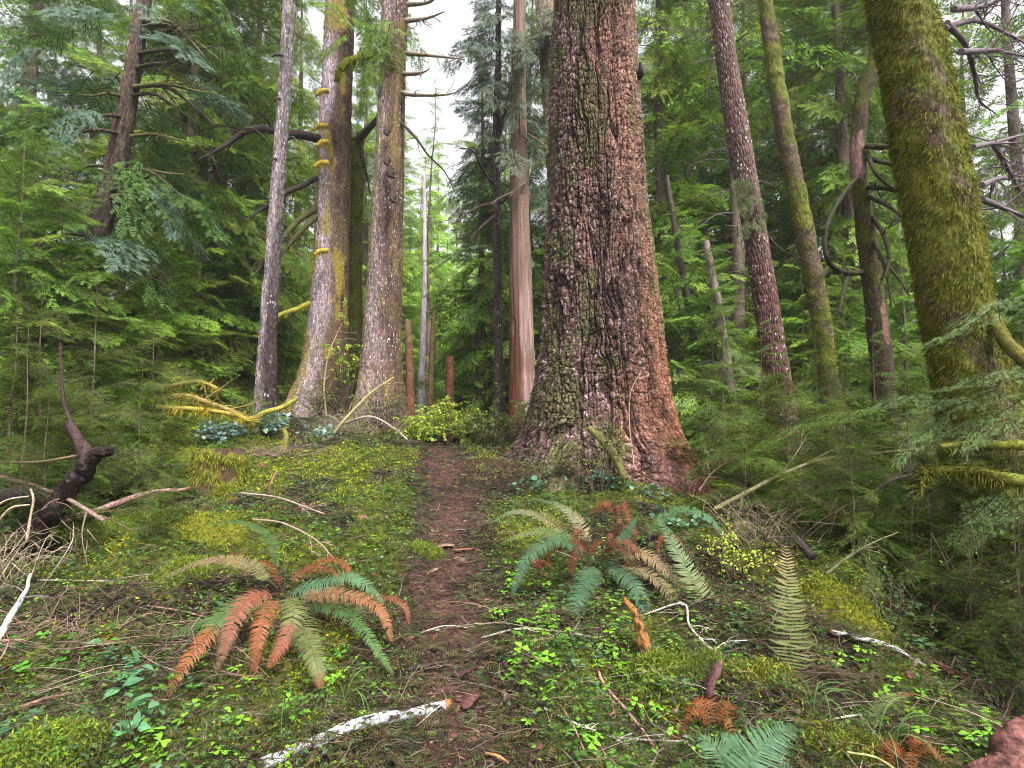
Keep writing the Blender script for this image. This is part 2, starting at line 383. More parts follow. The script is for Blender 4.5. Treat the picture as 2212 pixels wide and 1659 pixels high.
def t2mesh(T, name, mats):
    mb = MB(); mb.inst(T, np.eye(3)[None], np.zeros((1, 3))); return mb.mesh(name, mats)
HI_MESH = [t2mesh(T, 'needle_spray', [M_LEAF, M_WOOD]) for T in SP_HI]
MD_MESH = [t2mesh(T, 'needle_spray', [M_LEAF, M_WOOD]) for T in SP_MD]

def bough(parent, pos, az, pitch, L, tint, hi=True, roll=0, name='bough'):
    me = (HI_MESH if hi else MD_MESH)[int(RNG.integers(0, 4))]
    o = bpy.data.objects.new(name, me); COL.objects.link(o)
    if parent is not None:
        o.parent = parent; o.location = [float(a)-b for a, b in zip(pos, parent.location)]
    else: o.location = [float(a) for a in pos]
    o.rotation_euler = (roll, -pitch, az); o.scale = (L, L*RNG.uniform(.8, 1.15), L)
    v = 1+RNG.uniform(-.2, .2); o.color = (tint[0]*v, tint[1]*v, tint[2]*v, 1); return o

def conifer_proto(name, Ht, base, R, nb, SP, seed, r0, bare=.25, droop=-.1, leaf=(.125, .20, .018), dens=1.0):
    r = np.random.default_rng(seed); tr = thing(name, 'x', 'tree', (0, 0, 0))
    mb = MB(); lean = r.normal(0, .01, 2)
    pts = [A(lean[0]*z, lean[1]*z, z)+np.append(r.normal(0, .004*Ht*(z > 0), 2), 0) for z in np.linspace(-1.0, Ht, 9)]
    tube(mb, pts, [r0*1.25, r0*.95, r0*.8, r0*.62, r0*.42, r0*.2, r0*.03], n=70, k=10, col=(.13, .095, .075), bump=.12, seed=seed, cv=.5)
    tk = mb.build('trunk', M_BARK, tr, smooth=True); tk.location = (0, 0, 0)
    c = curve(pts, 200); mb = MB()
    n = nb; z = base+(Ht-base)*(np.arange(n)+.5)/n+r.normal(0, .15, n); az = np.arange(n)*2.4+r.normal(0, .4, n)
    u = (z-base)/(Ht-base); L = R*(np.clip(1-u, .06, 1)**.62)*(.6+.6*r.random(n))*np.minimum(1, .6+u*3)
    pitch = droop+.5*u+r.normal(0, .26, n)
    X = np.stack([np.cos(az)*np.cos(pitch), np.sin(az)*np.cos(pitch), np.sin(pitch)], -1)
    N = nrm(np.stack([-np.cos(az)*np.sin(pitch), -np.sin(az)*np.sin(pitch), np.cos(pitch)], -1)+r.normal(0, .42, (n, 3)))
    O = np.stack([np.interp(z, c[:, 2], c[:, 0]), np.interp(z, c[:, 2], c[:, 1]), z], -1)
    Mx = axes(X, N, L, L*r.uniform(.7, 1.1, n), L)
    cl = np.asarray(leaf)[None]*(1+.35*r.uniform(-1, 1, (n, 1)))*(1+.12*r.uniform(-1, 1, (n, 3)))
    for s in range(4):
        k = np.arange(n) % 4 == s
        V, t_, q_, tc, a1, a2 = SP[s]
        m0 = len(mb.c)
        mb.inst((V, t_, q_, tc, a1, a2), Mx[k], O[k], cl[k]/1.0)
    # restore wood colour on the twigs of the sprays
    for i in range(len(mb.c)):
        nV = len(SP[i % 4][0]); wid = np.unique(SP[i % 4][2].ravel()); cc = mb.c[i].reshape(-1, nV, 3).copy(); cc[:, wid] = C_TWIG*1.4; mb.c[i] = cc.reshape(-1, 3)
    # bare dead branches below and among the crown
    nd = int(nb*bare)
    for i in range(nd):
        zz = r.uniform(1.0, base+(Ht-base)*.6); a = r.uniform(0, 2*pi); l = r.uniform(.4, 1.0)*R*.6; o = A(np.interp(zz, c[:, 2], c[:, 0]), np.interp(zz, c[:, 2], c[:, 1]), zz)
        d = A(cos(a), sin(a), r.uniform(-.3, .2)); p2 = o+d*l*.5+A(0, 0, .06*l); p3 = o+d*l+A(0, 0, -.15*l)
        tube(mb, [o, p2, p3], [.11*r0, .02*r0], n=7, k=4, col=(.11, .09, .07), mat=1, bump=0, cv=.2, cap=False, seed=i)
        for j in range(4):
            b0 = o+d*l*(.3+.17*j); a2_ = a+(1 if j % 2 else -1)*r.uniform(.5, 1); e = b0+A(cos(a2_), sin(a2_), r.uniform(-.5, .2))*l*.35
            tube(mb, [b0, (b0+e)/2+A(0, 0, .02), e], [.045*r0, .012*r0], n=4, k=3, col=(.11, .09, .07), mat=1, bump=0, cv=.2, cap=False, seed=i)
    cr = mb.build('crown', [M_LEAF, M_WOOD], tr); cr.location = (0, 0, 0)
    return tr
def copy_tree(src, loc, rz, sc, tint, label, group, name=None, cat='tree'):
    r = src.copy(); COL.objects.link(r)
    if name: r.name = name
    r.location = [float(a) for a in loc]; r.rotation_euler = (0, 0, rz); r.scale = (sc, sc, sc); r['label'] = label; r['category'] = cat; r['group'] = group
    for ch in src.children:
        c = ch.copy(); COL.objects.link(c); c.parent = r
        if c.name.startswith('crown'): c.color = (*tint, 1)
    return r

# ------------------------------------------------------------------ hero trunks, shaped row by row
def trunk_axis(rows, Y, ext=6):
    c = []; r = []
    for dy, xl, xr in rows:
        m = P((xl+xr)/2, dy, Y); ph = math.atan2(m[0], Y); w = P(xr, dy, Y)[0]-P(xl, dy, Y)[0]
        c.append(m); r.append(w/2*cos(ph))
    c = np.array(c); r = np.array(r); o = np.argsort(c[:, 2]); c = c[o]; r = r[o]
    d = (c[-1]-c[-3 if len(c) > 2 else 0]); d = d/d[2]
    if ext > 0: c = np.vstack([c, c[-1]+d*ext]); r = np.append(r, max(r[-1]-ext*.012, r[-1]*.6))
    zb = float(H(c[0][0], Y))-.5
    if zb < c[0][2]: c = np.vstack([c[0]+(c[0]-c[1])/(c[0][2]-c[1][2])*(zb-c[0][2]), c]); r = np.append(r[0]+.12*(c[1][2]-zb)*r[0], r)
    return c, r
def sm(z, zs, v):
    e = .12; return sum(np.interp(z+k*e, zs, v) for k in (-2, -1, 0, 1, 2))/5
def trunk_mesh(rows, Y, style, nz, nt, seed, ext=6, ztop=None, zvis=None, flare=0, lobes=5, name='trunk', parent=None, mt=None, jag=0):
    c, r = trunk_axis(rows, Y, ext); z0, z1 = c[0][2], c[-1][2]
    zvis = zvis or z1
    z = np.concatenate([np.linspace(z0, min(zvis, z1), nz), np.linspace(min(zvis, z1), z1, 12)[1:]]) if zvis < z1-.1 else np.linspace(z0, z1, nz)
    cx = sm(z, c[:, 2], c[:, 0]); cyy = sm(z, c[:, 2], c[:, 1]); rr = sm(z, c[:, 2], r)
    w = np.arange(nt)/nt*2-1; a = pi*(w-.6*np.sin(pi*w)/pi); face = -pi/2+math.atan2(-np.mean(cx), Y)*-1*-1
    Z, Aa = np.meshgrid(z, a, indexing='ij'); R = rr[:, None]+0*Z
    Sx = Aa*np.mean(rr); zg = float(H(np.interp(z0+.5, z, cx), Y))
    fl = flare*np.exp(-np.clip(Z-zg, -1, 9)/.45)
    R = R*(1+fl*.5*(1+np.cos(lobes*Aa+seed)))*(1+.05*(fbm(Aa*1.2, Z*.6, seed, 3, seed)-.5)*2)
    h, col = style(Sx, Z, Aa, seed); R = R+h
    th = Aa-pi/2
    V = np.stack([cx[:, None]+R*np.cos(th), cyy[:, None]+R*np.sin(th), Z+0*R], -1)
    if jag:
        top = ss(.0, 1, (Z-(z1-jag))/jag); V[..., 2] = V[..., 2]-top*jag*fbm(Aa*2.5, Z*0, 3, 3, seed)*1.2
    n, k = Z.shape; i = np.arange(n-1)[:, None]; j = np.arange(k)[None]
    q = np.stack([i*k+j, i*k+(j+1) % k, (i+1)*k+(j+1) % k, (i+1)*k+j], -1).reshape(-1, 4)
    mb = MB(); mb.add(V.reshape(-1, 3), None, q, col.reshape(-1, 3))
    m_ = V[-1].mean(0); mb.add(np.vstack([V[-1], m_[None]]), [[j_, (j_+1) % k, k] for j_ in range(k)], None, (.12, .07, .04))
    o = mb.build(name, mt or M_BARK, parent, smooth=True)
    info = dict(z=z, cx=cx, cy=cyy, R=R, th=th, V=V, a=a)
    return o, info
def mixc(a, b, t): t = np.asarray(t)[..., None]; return a*(1-t)+b*t
def st_plates(s, z, a, seed):
    wx = (fbm(s*5, z*2.0, 0, 4, seed)-.5)*.16; wz = (fbm(s*6+9, z*3.2, 0, 3, seed+1)-.5)*.16
    su = s+wx+.02*z                                 # fissures wander up the trunk
    f1, e, rid = vor(su/.050, (z+wz)/.115, seed); f1b, eb, ridb = vor((s+wx*.5)/.022, (z+wz*.4)/.040, seed+5)
    fis = ss(.0, .10, np.abs(fbm(su*11, z*1.1, 0, 3, seed+9)-.5)); fis2 = ss(0, .07, np.abs(fbm(su*24+5, z*2.6, 0, 3, seed+19)-.5))
    pres = .35+.65*ss(.35, .65, fbm(s*3, z*1.5, 0, 2, seed+21))          # where plates stand out
    p = ss(.0, .30, e)*pres
    h = .026*p+.014*rid+.012*ss(0, .35, eb)+.010*ridb+.044*fis+.018*fis2+.012*fbm(s*50, z*35, 0, 3, seed)-.09
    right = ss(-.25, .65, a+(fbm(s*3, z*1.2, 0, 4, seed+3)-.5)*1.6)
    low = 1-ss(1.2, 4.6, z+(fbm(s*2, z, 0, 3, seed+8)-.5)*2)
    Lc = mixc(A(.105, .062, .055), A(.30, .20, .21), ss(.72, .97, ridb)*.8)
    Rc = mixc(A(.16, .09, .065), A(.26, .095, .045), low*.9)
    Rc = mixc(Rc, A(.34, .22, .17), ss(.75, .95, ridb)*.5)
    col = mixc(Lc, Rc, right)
    red = ss(.47, .70, fbm(s*2.6+7, z*.7, 0, 4, seed+13))*ss(-.7, 0, a)*(1-ss(.3, 1.1, a)); col = mixc(col, A(.36, .17, .13), red*.45)
    mo = fbm(s*4.2, z*1.9+3, 0, 5, seed+11)+.07*g2(a, z, -.6, 1.7, .5, .7)+.02*(a < 0)-.05*ss(0, .6, a); moss = ss(.54, .64, mo+.10*(fbm(s*35, z*20, 0, 2, 3)-.5)); col = mixc(col, A(.075, .080, .025), moss*.7)
    col = col*(.60+.45*ridb[..., None]+.30*rid[..., None])
    col = mixc(col, A(.022, .013, .010), (1-fis*fis2)*.85); col = mixc(col, A(.03, .018, .014), (1-ss(0, .10, e))*.6)
    return h, col
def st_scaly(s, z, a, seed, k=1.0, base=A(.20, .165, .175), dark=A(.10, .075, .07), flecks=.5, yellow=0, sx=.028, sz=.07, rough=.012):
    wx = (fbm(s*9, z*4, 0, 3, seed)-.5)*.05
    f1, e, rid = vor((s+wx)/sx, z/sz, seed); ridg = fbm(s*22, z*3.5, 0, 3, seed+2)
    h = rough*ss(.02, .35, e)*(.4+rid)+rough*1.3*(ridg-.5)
    side = ss(-.5, .5, a+(fbm(s*3, z*.8, 0, 3, seed+5)-.5)*1.2)  # pale to dark across the trunk; painted side light on the lilac conifer
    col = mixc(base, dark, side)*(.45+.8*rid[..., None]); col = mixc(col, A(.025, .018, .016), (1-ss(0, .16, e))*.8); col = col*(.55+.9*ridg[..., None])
    q1, q2, q3 = vor(s/.022, z/.035, seed+31); fl = ss(1-.07*flecks, 1-.05*flecks, q3)*(1-ss(.25, .42, q1))*ss(.35, .55, fbm(s*3, z*2, 0, 2, seed+6)); col = mixc(col, A(.5, .51, .47), fl)
    if yellow:
        ym = ss(.52, .6, fbm(s*4, z*1.1, 0, 3, seed+7)+.25*ss(.5, 1.35, -a)-.10+.22*(1-ss(1.7, 3.2, z))*ss(-.3, .6, -a)); col = mixc(col, A(.25, .19, .02), ym*yellow*.7); h = h+ym*.012
        bm = ss(.5, .62, fbm(s*5+4, z*2, 0, 3, seed+8)+.12*(1-ss(1.5, 4, z))); col = mixc(col, A(.13, .09, .03), bm*.3)
    return h, col
def st_ridged(s, z, a, seed):
    wx = (fbm(s*7, z*2.5, 0, 3, seed)-.5)*.07
    f1, e, rid = vor((s+wx)/.035, z/.16, seed)
    h = .018*ss(.02, .4, e)+.008*fbm(s*50, z*30, 0, 2, seed)-.01
    col = mixc(A(.085, .04, .038), A(.14, .075, .07), ss(.3, .8, rid)); col = mixc(col, A(.035, .02, .02), (1-ss(0, .16, e))*.6)
    hi = ss(3.2, 5, z); col = mixc(col, A(.13, .09, .08), hi*.5)
    f2, e2, r2 = vor(s/.035+3, z/.035, seed+4); fl = ss(.93, .95, r2)*(1-ss(.25, .4, f2)); col = mixc(col, A(.6, .6, .56), fl)
    return h, col
def st_moss(s, z, a, seed, cover=.62):
    h = .05*fbm(s*5+z*3, z*5-s*2, 0, 4, seed)+.015*fbm(s*40, z*25, 0, 3, seed+1)-.02
    m = ss(.38, .52, fbm(s*3+z*1.2, z*2.5, 0, 4, seed+2)+cover-.5)
    col = mixc(A(.085, .058, .042), mixc(A(.05, .06, .009), A(.12, .125, .016), fbm(s*8, z*8, 0, 3, seed+3)), m)
    return h, col
def st_bare(s, z, a, seed):
    st = fbm(s*30, z*1.5, 0, 4, seed)
    h = .022*(st-.5)*2
    kn = ss(.74, .8, fbm(s*6, z*3.5, 0, 2, seed+4)); h = h-.02*kn
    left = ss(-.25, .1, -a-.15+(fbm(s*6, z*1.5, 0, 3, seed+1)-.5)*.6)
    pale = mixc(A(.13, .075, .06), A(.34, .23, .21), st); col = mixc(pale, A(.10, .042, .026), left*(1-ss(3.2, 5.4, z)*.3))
    col = mixc(col, A(.16, .09, .06), kn); hi = ss(3.6, 5.2, z); col = mixc(col, A(.13, .085, .065), hi*.8)
    return h, col*(.7+.6*st[..., None])
def tufts(parent, info, n, sel, L, W, cols, name='moss_clump', down=.9, out=.35, side=0, mt=None):
    V = info['V']; nz, nt, _ = V.shape
    i = RNG.integers(1, nz-1, n*3); j = RNG.integers(0, nt, n*3)
    # even density over area: weight by local angle step
    wgt = np.abs(np.gradient(info['a']))[j]; k = RNG.random(n*3) < wgt/wgt.max(); i, j = i[k], j[k]
    a = info['a'][j]; p = V[i, j]+(V[i-1, j]-V[i, j])*RNG.random((len(i), 1)); k = RNG.random(len(i)) < sel(a, p[:, 2], p); i, j, p = i[k][:n], j[k][:n], p[k][:n]
    th = info['th'][i, j]; N = np.stack([np.cos(th), np.sin(th), 0*th], -1); Tn = np.stack([-np.sin(th), np.cos(th), 0*th], -1)
    m = len(p); D = nrm(N*out+A(0, 0, -down)+Tn*side+RNG.normal(0, .33, (m, 3))); mb = MB()
    blades(mb, p-N*.004, D, RNG.uniform(*L, m), RNG.uniform(*W, m), pal(cols, m, .4), two=True)
    return mb.build(name, mt or M_MOSS, parent)
MOSSC = [(.105, .115, .014), (.15, .155, .018), (.06, .07, .012), (.19, .175, .028)]
YEL = [(.32, .25, .02), (.24, .20, .02), (.38, .27, .025)]

def branch(parent, pts, r, col=(.045, .035, .028), moss=0, name='branch', subs=0, seed=1, mcols=MOSSC, hang=.05, k=7, matl=None, bump=.15):
    mb = MB(); pw = [P(*p) if len(p) == 3 else A(*p[:3]) for p in pts]
    c, rr, S, U = tube(mb, pw, r, n=36, k=k, col=col, bump=bump, seed=seed)
    rg = np.random.default_rng(seed)
    for i in range(subs):
        kx = int(rg.uniform(.25, .98)*35); L = np.linalg.norm(c[-1]-c[0])*rg.uniform(.12, .32); t = nrm(c[min(35, kx+1)]-c[kx-1])
        d = nrm(t*.6+rg.normal(0, .55, 3)+A(0, 0, -.1)); e = c[kx]+d*L; m_ = (c[kx]+e)/2+rg.normal(0, .06, 3)*L
        tube(mb, [c[kx], m_, e], [rr[kx]*.45, .0025], n=9, k=4, col=col, bump=0, seed=i, cap=False)
        for j in range(3):
            b0 = c[kx]+(e-c[kx])*rg.uniform(.3, .9); e2 = b0+nrm(d+rg.normal(0, .7, 3))*L*.4
            tube(mb, [b0, (b0+e2)/2+rg.normal(0, .03, 3)*L, e2], [.003+rr[kx]*.1, .0015], n=5, k=3, col=col, bump=0, seed=j, cap=False)
    o = mb.build(name, matl or M_WOOD, parent, smooth=True)
    if moss:
        m = moss; i = RNG.integers(0, 36, m); i = i[RNG.random(m) < ss(.3, .6, vn(i*.35, i*0., 0, seed))*.85+.15]; m = len(i); th = RNG.uniform(0, 2*pi, m); R_ = rr[i][:, None]
        N = S[i]*np.cos(th)[:, None]+U[i]*np.sin(th)[:, None]; p = c[i]+(c[np.minimum(i+1, 35)]-c[i])*RNG.random((m, 1))+N*R_*.9
        mb = MB(); D = nrm(N*.6+A(0, 0, -.6)+RNG.normal(0, .5, (m, 3))); blades(mb, p, D, RNG.uniform(.2, 1, m)**2*hang, RNG.uniform(.0015, .004, m)*(.5+hang*9), pal(mcols, m, .35), two=True)
        mo = mb.build('moss', M_MOSS, o if parent is not None else None)
        mo.parent = o; mo.location = (0, 0, 0)
    return o, c
def solo(name, label, cat, pts, r, group=None, **kw):    # a stick or log lying on the ground: one thing
    pw = [P(*p) if len(p) == 3 else A(*p[:3]) for p in pts]; base = pw[0]
    par = thing(name, label, cat, base, group)
    o, c = branch(par, [tuple(P(*p)) if len(p) == 3 else p for p in pts], r, **kw); return par
# let branch() accept world points too: a 4-tuple (x,y,z,0)
def _w(p): return (p[0], p[1], p[2], 0)

def hero(name, label, cat, rows, Y, ext=6, group=None):
    c, r = trunk_axis(rows, Y, 0); return thing(name, label, cat, (c[0][0], Y, float(H(c[0][0], Y))), group)

# T1: the giant
R1 = [(0, 1197, 1368), (200, 1188, 1380), (400, 1187, 1392), (560, 1176, 1410), (700, 1166, 1424), (800, 1160, 1436), (880, 1148, 1452), (940, 1138, 1468), (1000, 1118, 1490)]
t1 = hero('giant_conifer', 'giant conifer with thick plated red and purple brown bark beside the trail', 'tree', R1, 7.8)
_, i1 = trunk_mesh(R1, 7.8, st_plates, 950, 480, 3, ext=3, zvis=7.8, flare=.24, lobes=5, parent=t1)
tufts(t1, i1, 9000, lambda a, z, p: ss(.50, .62, fbm(a*4.5, z*1.9+3, 0, 4, 91)+.08*g2(a, z, -.6, 1.7, .5, .8)-.0)*(1-ss(-.3, .5, a))*(z < 5.5), (.012, .035), (.002, .005), [(.07, .085, .02), (.10, .10, .03)], 'moss_patch', .5, .5)
kn = MB(); tube(kn, [P(1375, 165, 7.6), P(1384, 158, 7.5), P(1383, 135, 7.45)], [.07, .05, .02], n=9, k=8, col=(.04, .03, .03)); kn.build('branch_stub', M_BARK, t1)

# T2: the mossy trunk at the edge
R2 = [(0, 1878, 2006), (150, 1903, 2050), (300, 1925, 2078), (470, 1955, 2110), (640, 1985, 2142), (760, 2003, 2165), (850, 2015, 2190), (950, 2025, 2225)]
t2 = hero('mossy_tree', 'leaning trunk fully coated in shaggy olive green moss near the frame edge', 'tree', R2, 4.6)
_, i2 = trunk_mesh(R2, 4.6, st_moss, 420, 240, 5, ext=3, zvis=5.3, flare=.12, parent=t2)
tufts(t2, i2, 60000, lambda a, z, p: .25+.75*ss(.36, .5, fbm(a*2, z*1.6, 0, 3, 12)+.08-.10*ss(.6, 1.4, a)), (.02, .06), (.002, .005), MOSSC, 'moss_coat', .8, .35, -.35)
branch(t2, [(2160, 700, 4.5), (2150, 690, 4.35), (2180, 745, 4.2), (2260, 820, 4.0)], [.03, .035, .05, .06], (.10, .09, .02), 1800, 'dead_limb', hang=.05)

for q_, b in enumerate([[(2040, 60, 5.0), (2110, 45, 5.6), (2180, 75, 6.2), (2260, 120, 6.6)], [(2045, 50, 5.0), (2085, 95, 5.5), (2105, 160, 5.8), (2115, 215, 6.0), (2150, 245, 6.2)], [(2075, 112, 5.0), (2150, 110, 5.8), (2230, 125, 6.4)], [(2100, 318, 5.0), (2160, 305, 5.8), (2250, 278, 6.6)], [(2120, 430, 4.9), (2180, 455, 5.5), (2260, 490, 6)], [(2145, 305, 5.6), (2180, 370, 6), (2215, 430, 6.3)], [(2060, 20, 5), (2130, 10, 5.6), (2240, -40, 6.3)], [(2120, 400, 5.2), (2170, 385, 6), (2250, 400, 7)]]):
    branch(t2, b, [.03, .022, .006], (.13, .10, .11), name='dead_branch', subs=14, seed=q_, bump=.1)
# T3: the slender lichened spar
R3 = [(0, 612, 638), (150, 605, 632), (300, 594, 622), (450, 582, 612), (600, 570, 604), (750, 558, 596), (850, 550, 598)]
t3 = hero('slender_conifer', 'slender purple grey conifer trunk with pale lichen and dark base', 'tree', R3, 10)
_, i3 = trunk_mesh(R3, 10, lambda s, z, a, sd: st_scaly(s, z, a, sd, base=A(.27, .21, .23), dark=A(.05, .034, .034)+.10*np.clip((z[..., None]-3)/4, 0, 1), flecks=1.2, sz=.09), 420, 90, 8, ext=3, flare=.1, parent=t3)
for dyy, xx, ln in ((120, 612, -26), (215, 606, -14), (300, 625, 14), (345, 598, -12)):
    branch(t3, [(xx, dyy, 9.9), (xx+ln*.6, dyy-3, 9.8), (xx+ln, dyy+4, 9.8)], [.03, .012], (.06, .045, .04), name='branch_stub')

# T4: pale trunk with yellow moss on its edge
R4 = [(0, 706, 768), (150, 698, 762), (300, 690, 757), (450, 684, 754), (580, 677, 753), (700, 668, 752), (780, 655, 753), (840, 636, 757), (880, 618, 762)]
t4 = hero('yellow_mossed_conifer', 'pale lilac barked conifer with golden moss down one edge and flared foot', 'tree', R4, 12)
_, i4 = trunk_mesh(R4, 12, lambda s, z, a, sd: st_scaly(s, z, a, sd, base=A(.42, .33, .38), dark=A(.075, .045, .036), yellow=.9, flecks=.6), 560, 170, 12, ext=3, flare=.18, lobes=4, parent=t4)  # pale left and dark right: one-sided light painted into the bark colour
tufts(t4, i4, 16000, lambda a, z, p: np.maximum(ss(.55, 1.3, -a)*ss(.40, .52, fbm(a, z*1.4, 0, 3, 44)), (1-ss(1.6, 2.9, z))*ss(.2, .8, -a)), (.03, .07), (.004, .010), YEL, 'golden_moss', .8, .4)
for dyy, ln in ((200, 22), (275, 34), (310, 20), (355, 28), (545, 26)):
    branch(t4, [(706, dyy-4, 11.4), (702-ln*.5, dyy-2, 11.2), (698-ln*.7, dyy+6, 11.1)], [.06, .03], (.30, .22, .04), 350, 'mossy_stub', mcols=YEL, hang=.12)
# T6 partner
R6 = [(0, 828, 880), (150, 821, 875), (300, 815, 873), (450, 806, 871), (600, 794, 868), (700, 787, 866), (790, 780, 867), (850, 774, 873), (915, 762, 884)]
t6 = hero('flecked_conifer', 'brown grey conifer flecked with white lichen, nearest the bright gap in the wood', 'tree', R6, 11)
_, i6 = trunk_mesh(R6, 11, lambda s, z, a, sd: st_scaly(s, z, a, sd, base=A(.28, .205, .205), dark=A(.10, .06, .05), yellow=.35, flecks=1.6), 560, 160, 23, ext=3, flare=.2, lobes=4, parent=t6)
tufts(t6, i6, 5000, lambda a, z, p: np.maximum((1-ss(1.3, 2.6, z))*ss(.4, .56, fbm(a*1.5, z*2, 0, 3, 3)), ss(.8, 1.4, np.abs(a))*ss(.5, .6, fbm(a, z, 0, 3, 8))), (.02, .06), (.003, .008), [(.16, .15, .03), (.25, .22, .04)], 'moss_patch', .8, .4)
for dyy, xx, dx in ((280, 838, 0), (345, 838, 0), (372, 845, 8), (425, 850, 5)):
    branch(t6, [(xx, dyy, 10.6), (xx-4, dyy+6, 10.35), (xx+dx, dyy+12, 10.25)], [.07, .05, .02], (.035, .028, .02), name='branch_stub')
for b in ([(872, 160, 10.8), (905, 158, 10.6), (925, 152, 10.5)], [(870, 200, 10.8), (890, 205, 10.6), (955, 205, 10.4), (985, 200, 10.3)], [(876, 45, 10.8), (920, 40, 10.6), (960, 25, 10.4)], [(880, 10, 10.8), (925, 5, 10.6), (950, -15, 10.4)], [(876, 115, 10.8), (930, 120, 10.6), (1005, 128, 10.4)]):
    branch(t6, b, [.05, .03, .01], (.20, .16, .12), name='dead_branch', subs=7, seed=int(b[0][1]))
branch(t6, [(862, 260, 10.9), (900, 300, 10.5), (925, 335, 10.3), (960, 370, 10.2), (985, 420, 10.1)], [.03, .02, .006], (.05, .04, .035), name='dead_branch', subs=9, seed=5)
# T5 dark mossy snag between the two
R5 = [(265, 752, 784), (400, 750, 783), (550, 748, 779), (700, 745, 782), (860, 740, 790)]
t5 = hero('mossy_snag', 'broken dark green mossy snag wedged between the paired big trunks', 'dead tree', R5, 12.9)
_, i5 = trunk_mesh(R5, 12.9, lambda s, z, a, sd: (lambda h_, c_: (h_, c_*.6))(*st_moss(s, z, a, sd, .7)), 260, 90, 31, ext=0, parent=t5, jag=.5)
tufts(t5, i5, 8000, lambda a, z, p: .9+0*a, (.03, .08), (.004, .010), [(.07, .08, .012), (.12, .12, .02), (.05, .05, .01)], 'moss_coat')
branch(t5, [(775, 300, 12.7), (795, 280, 12.6), (815, 255, 12.5), (822, 225, 12.4)], [.09, .08, .05, .02], (.04, .04, .02), 300, 'broken_limb')
branch(t5, [(780, 330, 12.6), (790, 370, 12.4), (800, 420, 12.3)], [.05, .03, .01], (.03, .025, .02), name='broken_limb', subs=3)
# limbs that leave the pair
branch(t4, [(688, 300, 11.8), (655, 292, 11.5), (612, 288, 11.2), (560, 278, 10.8), (520, 290, 10.5), (480, 318, 10.2), (430, 345, 10)], [.10, .09, .07, .05, .02], (.035, .026, .024), name='limb', subs=16, seed=4)
branch(t4, [(684, 385, 11.7), (650, 402, 11.4), (610, 420, 11.1), (575, 445, 10.9), (540, 470, 10.7)], [.06, .05, .02], (.035, .028, .024), name='limb', subs=10, seed=6)
branch(t4, [(682, 450, 11.7), (640, 480, 11.4), (600, 530, 11.1), (575, 560, 10.9), (545, 600, 10.7)], [.07, .05, .015], (.06, .06, .02), 400, 'limb', subs=7, seed=7)
branch(t4, [(682, 470, 11.6), (640, 510, 11.2), (590, 575, 10.9)], [.06, .04, .015], (.05, .045, .02), 250, 'limb', subs=4, seed=8)
branch(t4, [(668, 655, 11.4), (640, 668, 11), (610, 678, 10.6), (590, 690, 10.3), (575, 705, 10.2)], [.05, .05, .04, .02], (.20, .19, .03), 1500, 'mossy_limb', mcols=[(.32, .30, .04), (.24, .25, .04)], hang=.09, subs=2)
branch(t4, [(840, 145, 11.5), (815, 125, 11.3), (790, 120, 11.2), (765, 130, 11.1), (740, 145, 11), (725, 175, 11)], [.07, .08, .08, .09, .07, .04], (.16, .16, .02), 2500, 'mossy_limb', mcols=[(.30, .30, .03), (.20, .20, .03)], hang=.16)
for q in range(11):                                   # bright boughs hanging before the pale trunk
    p_ = P(RNG.uniform(660, 860), RNG.uniform(-90, 90), RNG.uniform(10.2, 11.3)); bough(t4, p_, RNG.uniform(0, 2*pi), RNG.uniform(-.9, -.2), RNG.uniform(.9, 1.5), (.17, .27, .04), hi=False)
for q in range(4):
    p_ = P(RNG.uniform(790, 830), RNG.uniform(100, 190), 11.6); bough(t4, p_, RNG.uniform(3, 6), RNG.uniform(-1.3, -.6), RNG.uniform(.7, 1.1), (.17, .27, .04), hi=False)

# T7, T8, T9 behind the gap
R7 = [(150, 1070, 1082), (300, 1064, 1080), (450, 1066, 1081), (600, 1067, 1084), (750, 1068, 1086), (900, 1068, 1090)]
t7 = hero('thin_conifer', 'thin dark conifer pole standing beside the pale barkless snag', 'tree', R7, 14)
trunk_mesh(R7, 14, lambda s, z, a, sd: st_scaly(s, z, a, sd, base=A(.12, .08, .075), dark=A(.045, .035, .035)), 300, 50, 41, ext=4, parent=t7)
for b in ([(1070, 400, 14), (1050, 378, 13.8), (1035, 350, 13.6), (1020, 325, 13.4), (990, 320, 13.2)], [(1068, 440, 14), (1040, 445, 13.7), (1010, 460, 13.4), (990, 480, 13.2)], [(1070, 465, 14), (1035, 495, 13.6), (1015, 520, 13.4)], [(1080, 440, 14), (1105, 420, 13.8), (1125, 400, 13.7)], [(1078, 300, 14), (1100, 200, 13.7), (1125, 100, 13.5)]):
    branch(t7, b, [.05, .03, .01], (.07, .045, .04), name='dead_branch', subs=9, seed=int(b[0][1]))
for q in range(34):
    dyy = RNG.uniform(-60, 560); p_ = P(1073+RNG.uniform(-10, 10), dyy, 14); L = RNG.uniform(1.0, 1.7)
    bough(t7, p_, RNG.uniform(0, 2*pi), RNG.uniform(-.7, .1), L, ((.10, .13, .09) if dyy < 330 else (.09, .15, .05)), hi=False)
R8 = [(40, 1110, 1134), (200, 1104, 1136), (350, 1102, 1140), (500, 1101, 1144), (650, 1101, 1150), (790, 1100, 1156), (850, 1098, 1160)]
t8 = hero('barkless_snag', 'barkless snag of pale pinkish wood with a rusty brown side', 'dead tree', R8, 13)
_, i8 = trunk_mesh(R8, 13, st_bare, 360, 90, 52, ext=3, parent=t8, mt=M_WOOD)
for q in range(12):
    p_ = P(1119+RNG.uniform(-12, 12), RNG.uniform(40, 330), 12.8); bough(t8, p_, RNG.uniform(3.2, 6.2), RNG.uniform(-1.1, -.3), RNG.uniform(.6, 1.2), (.12, .15, .10), hi=False)
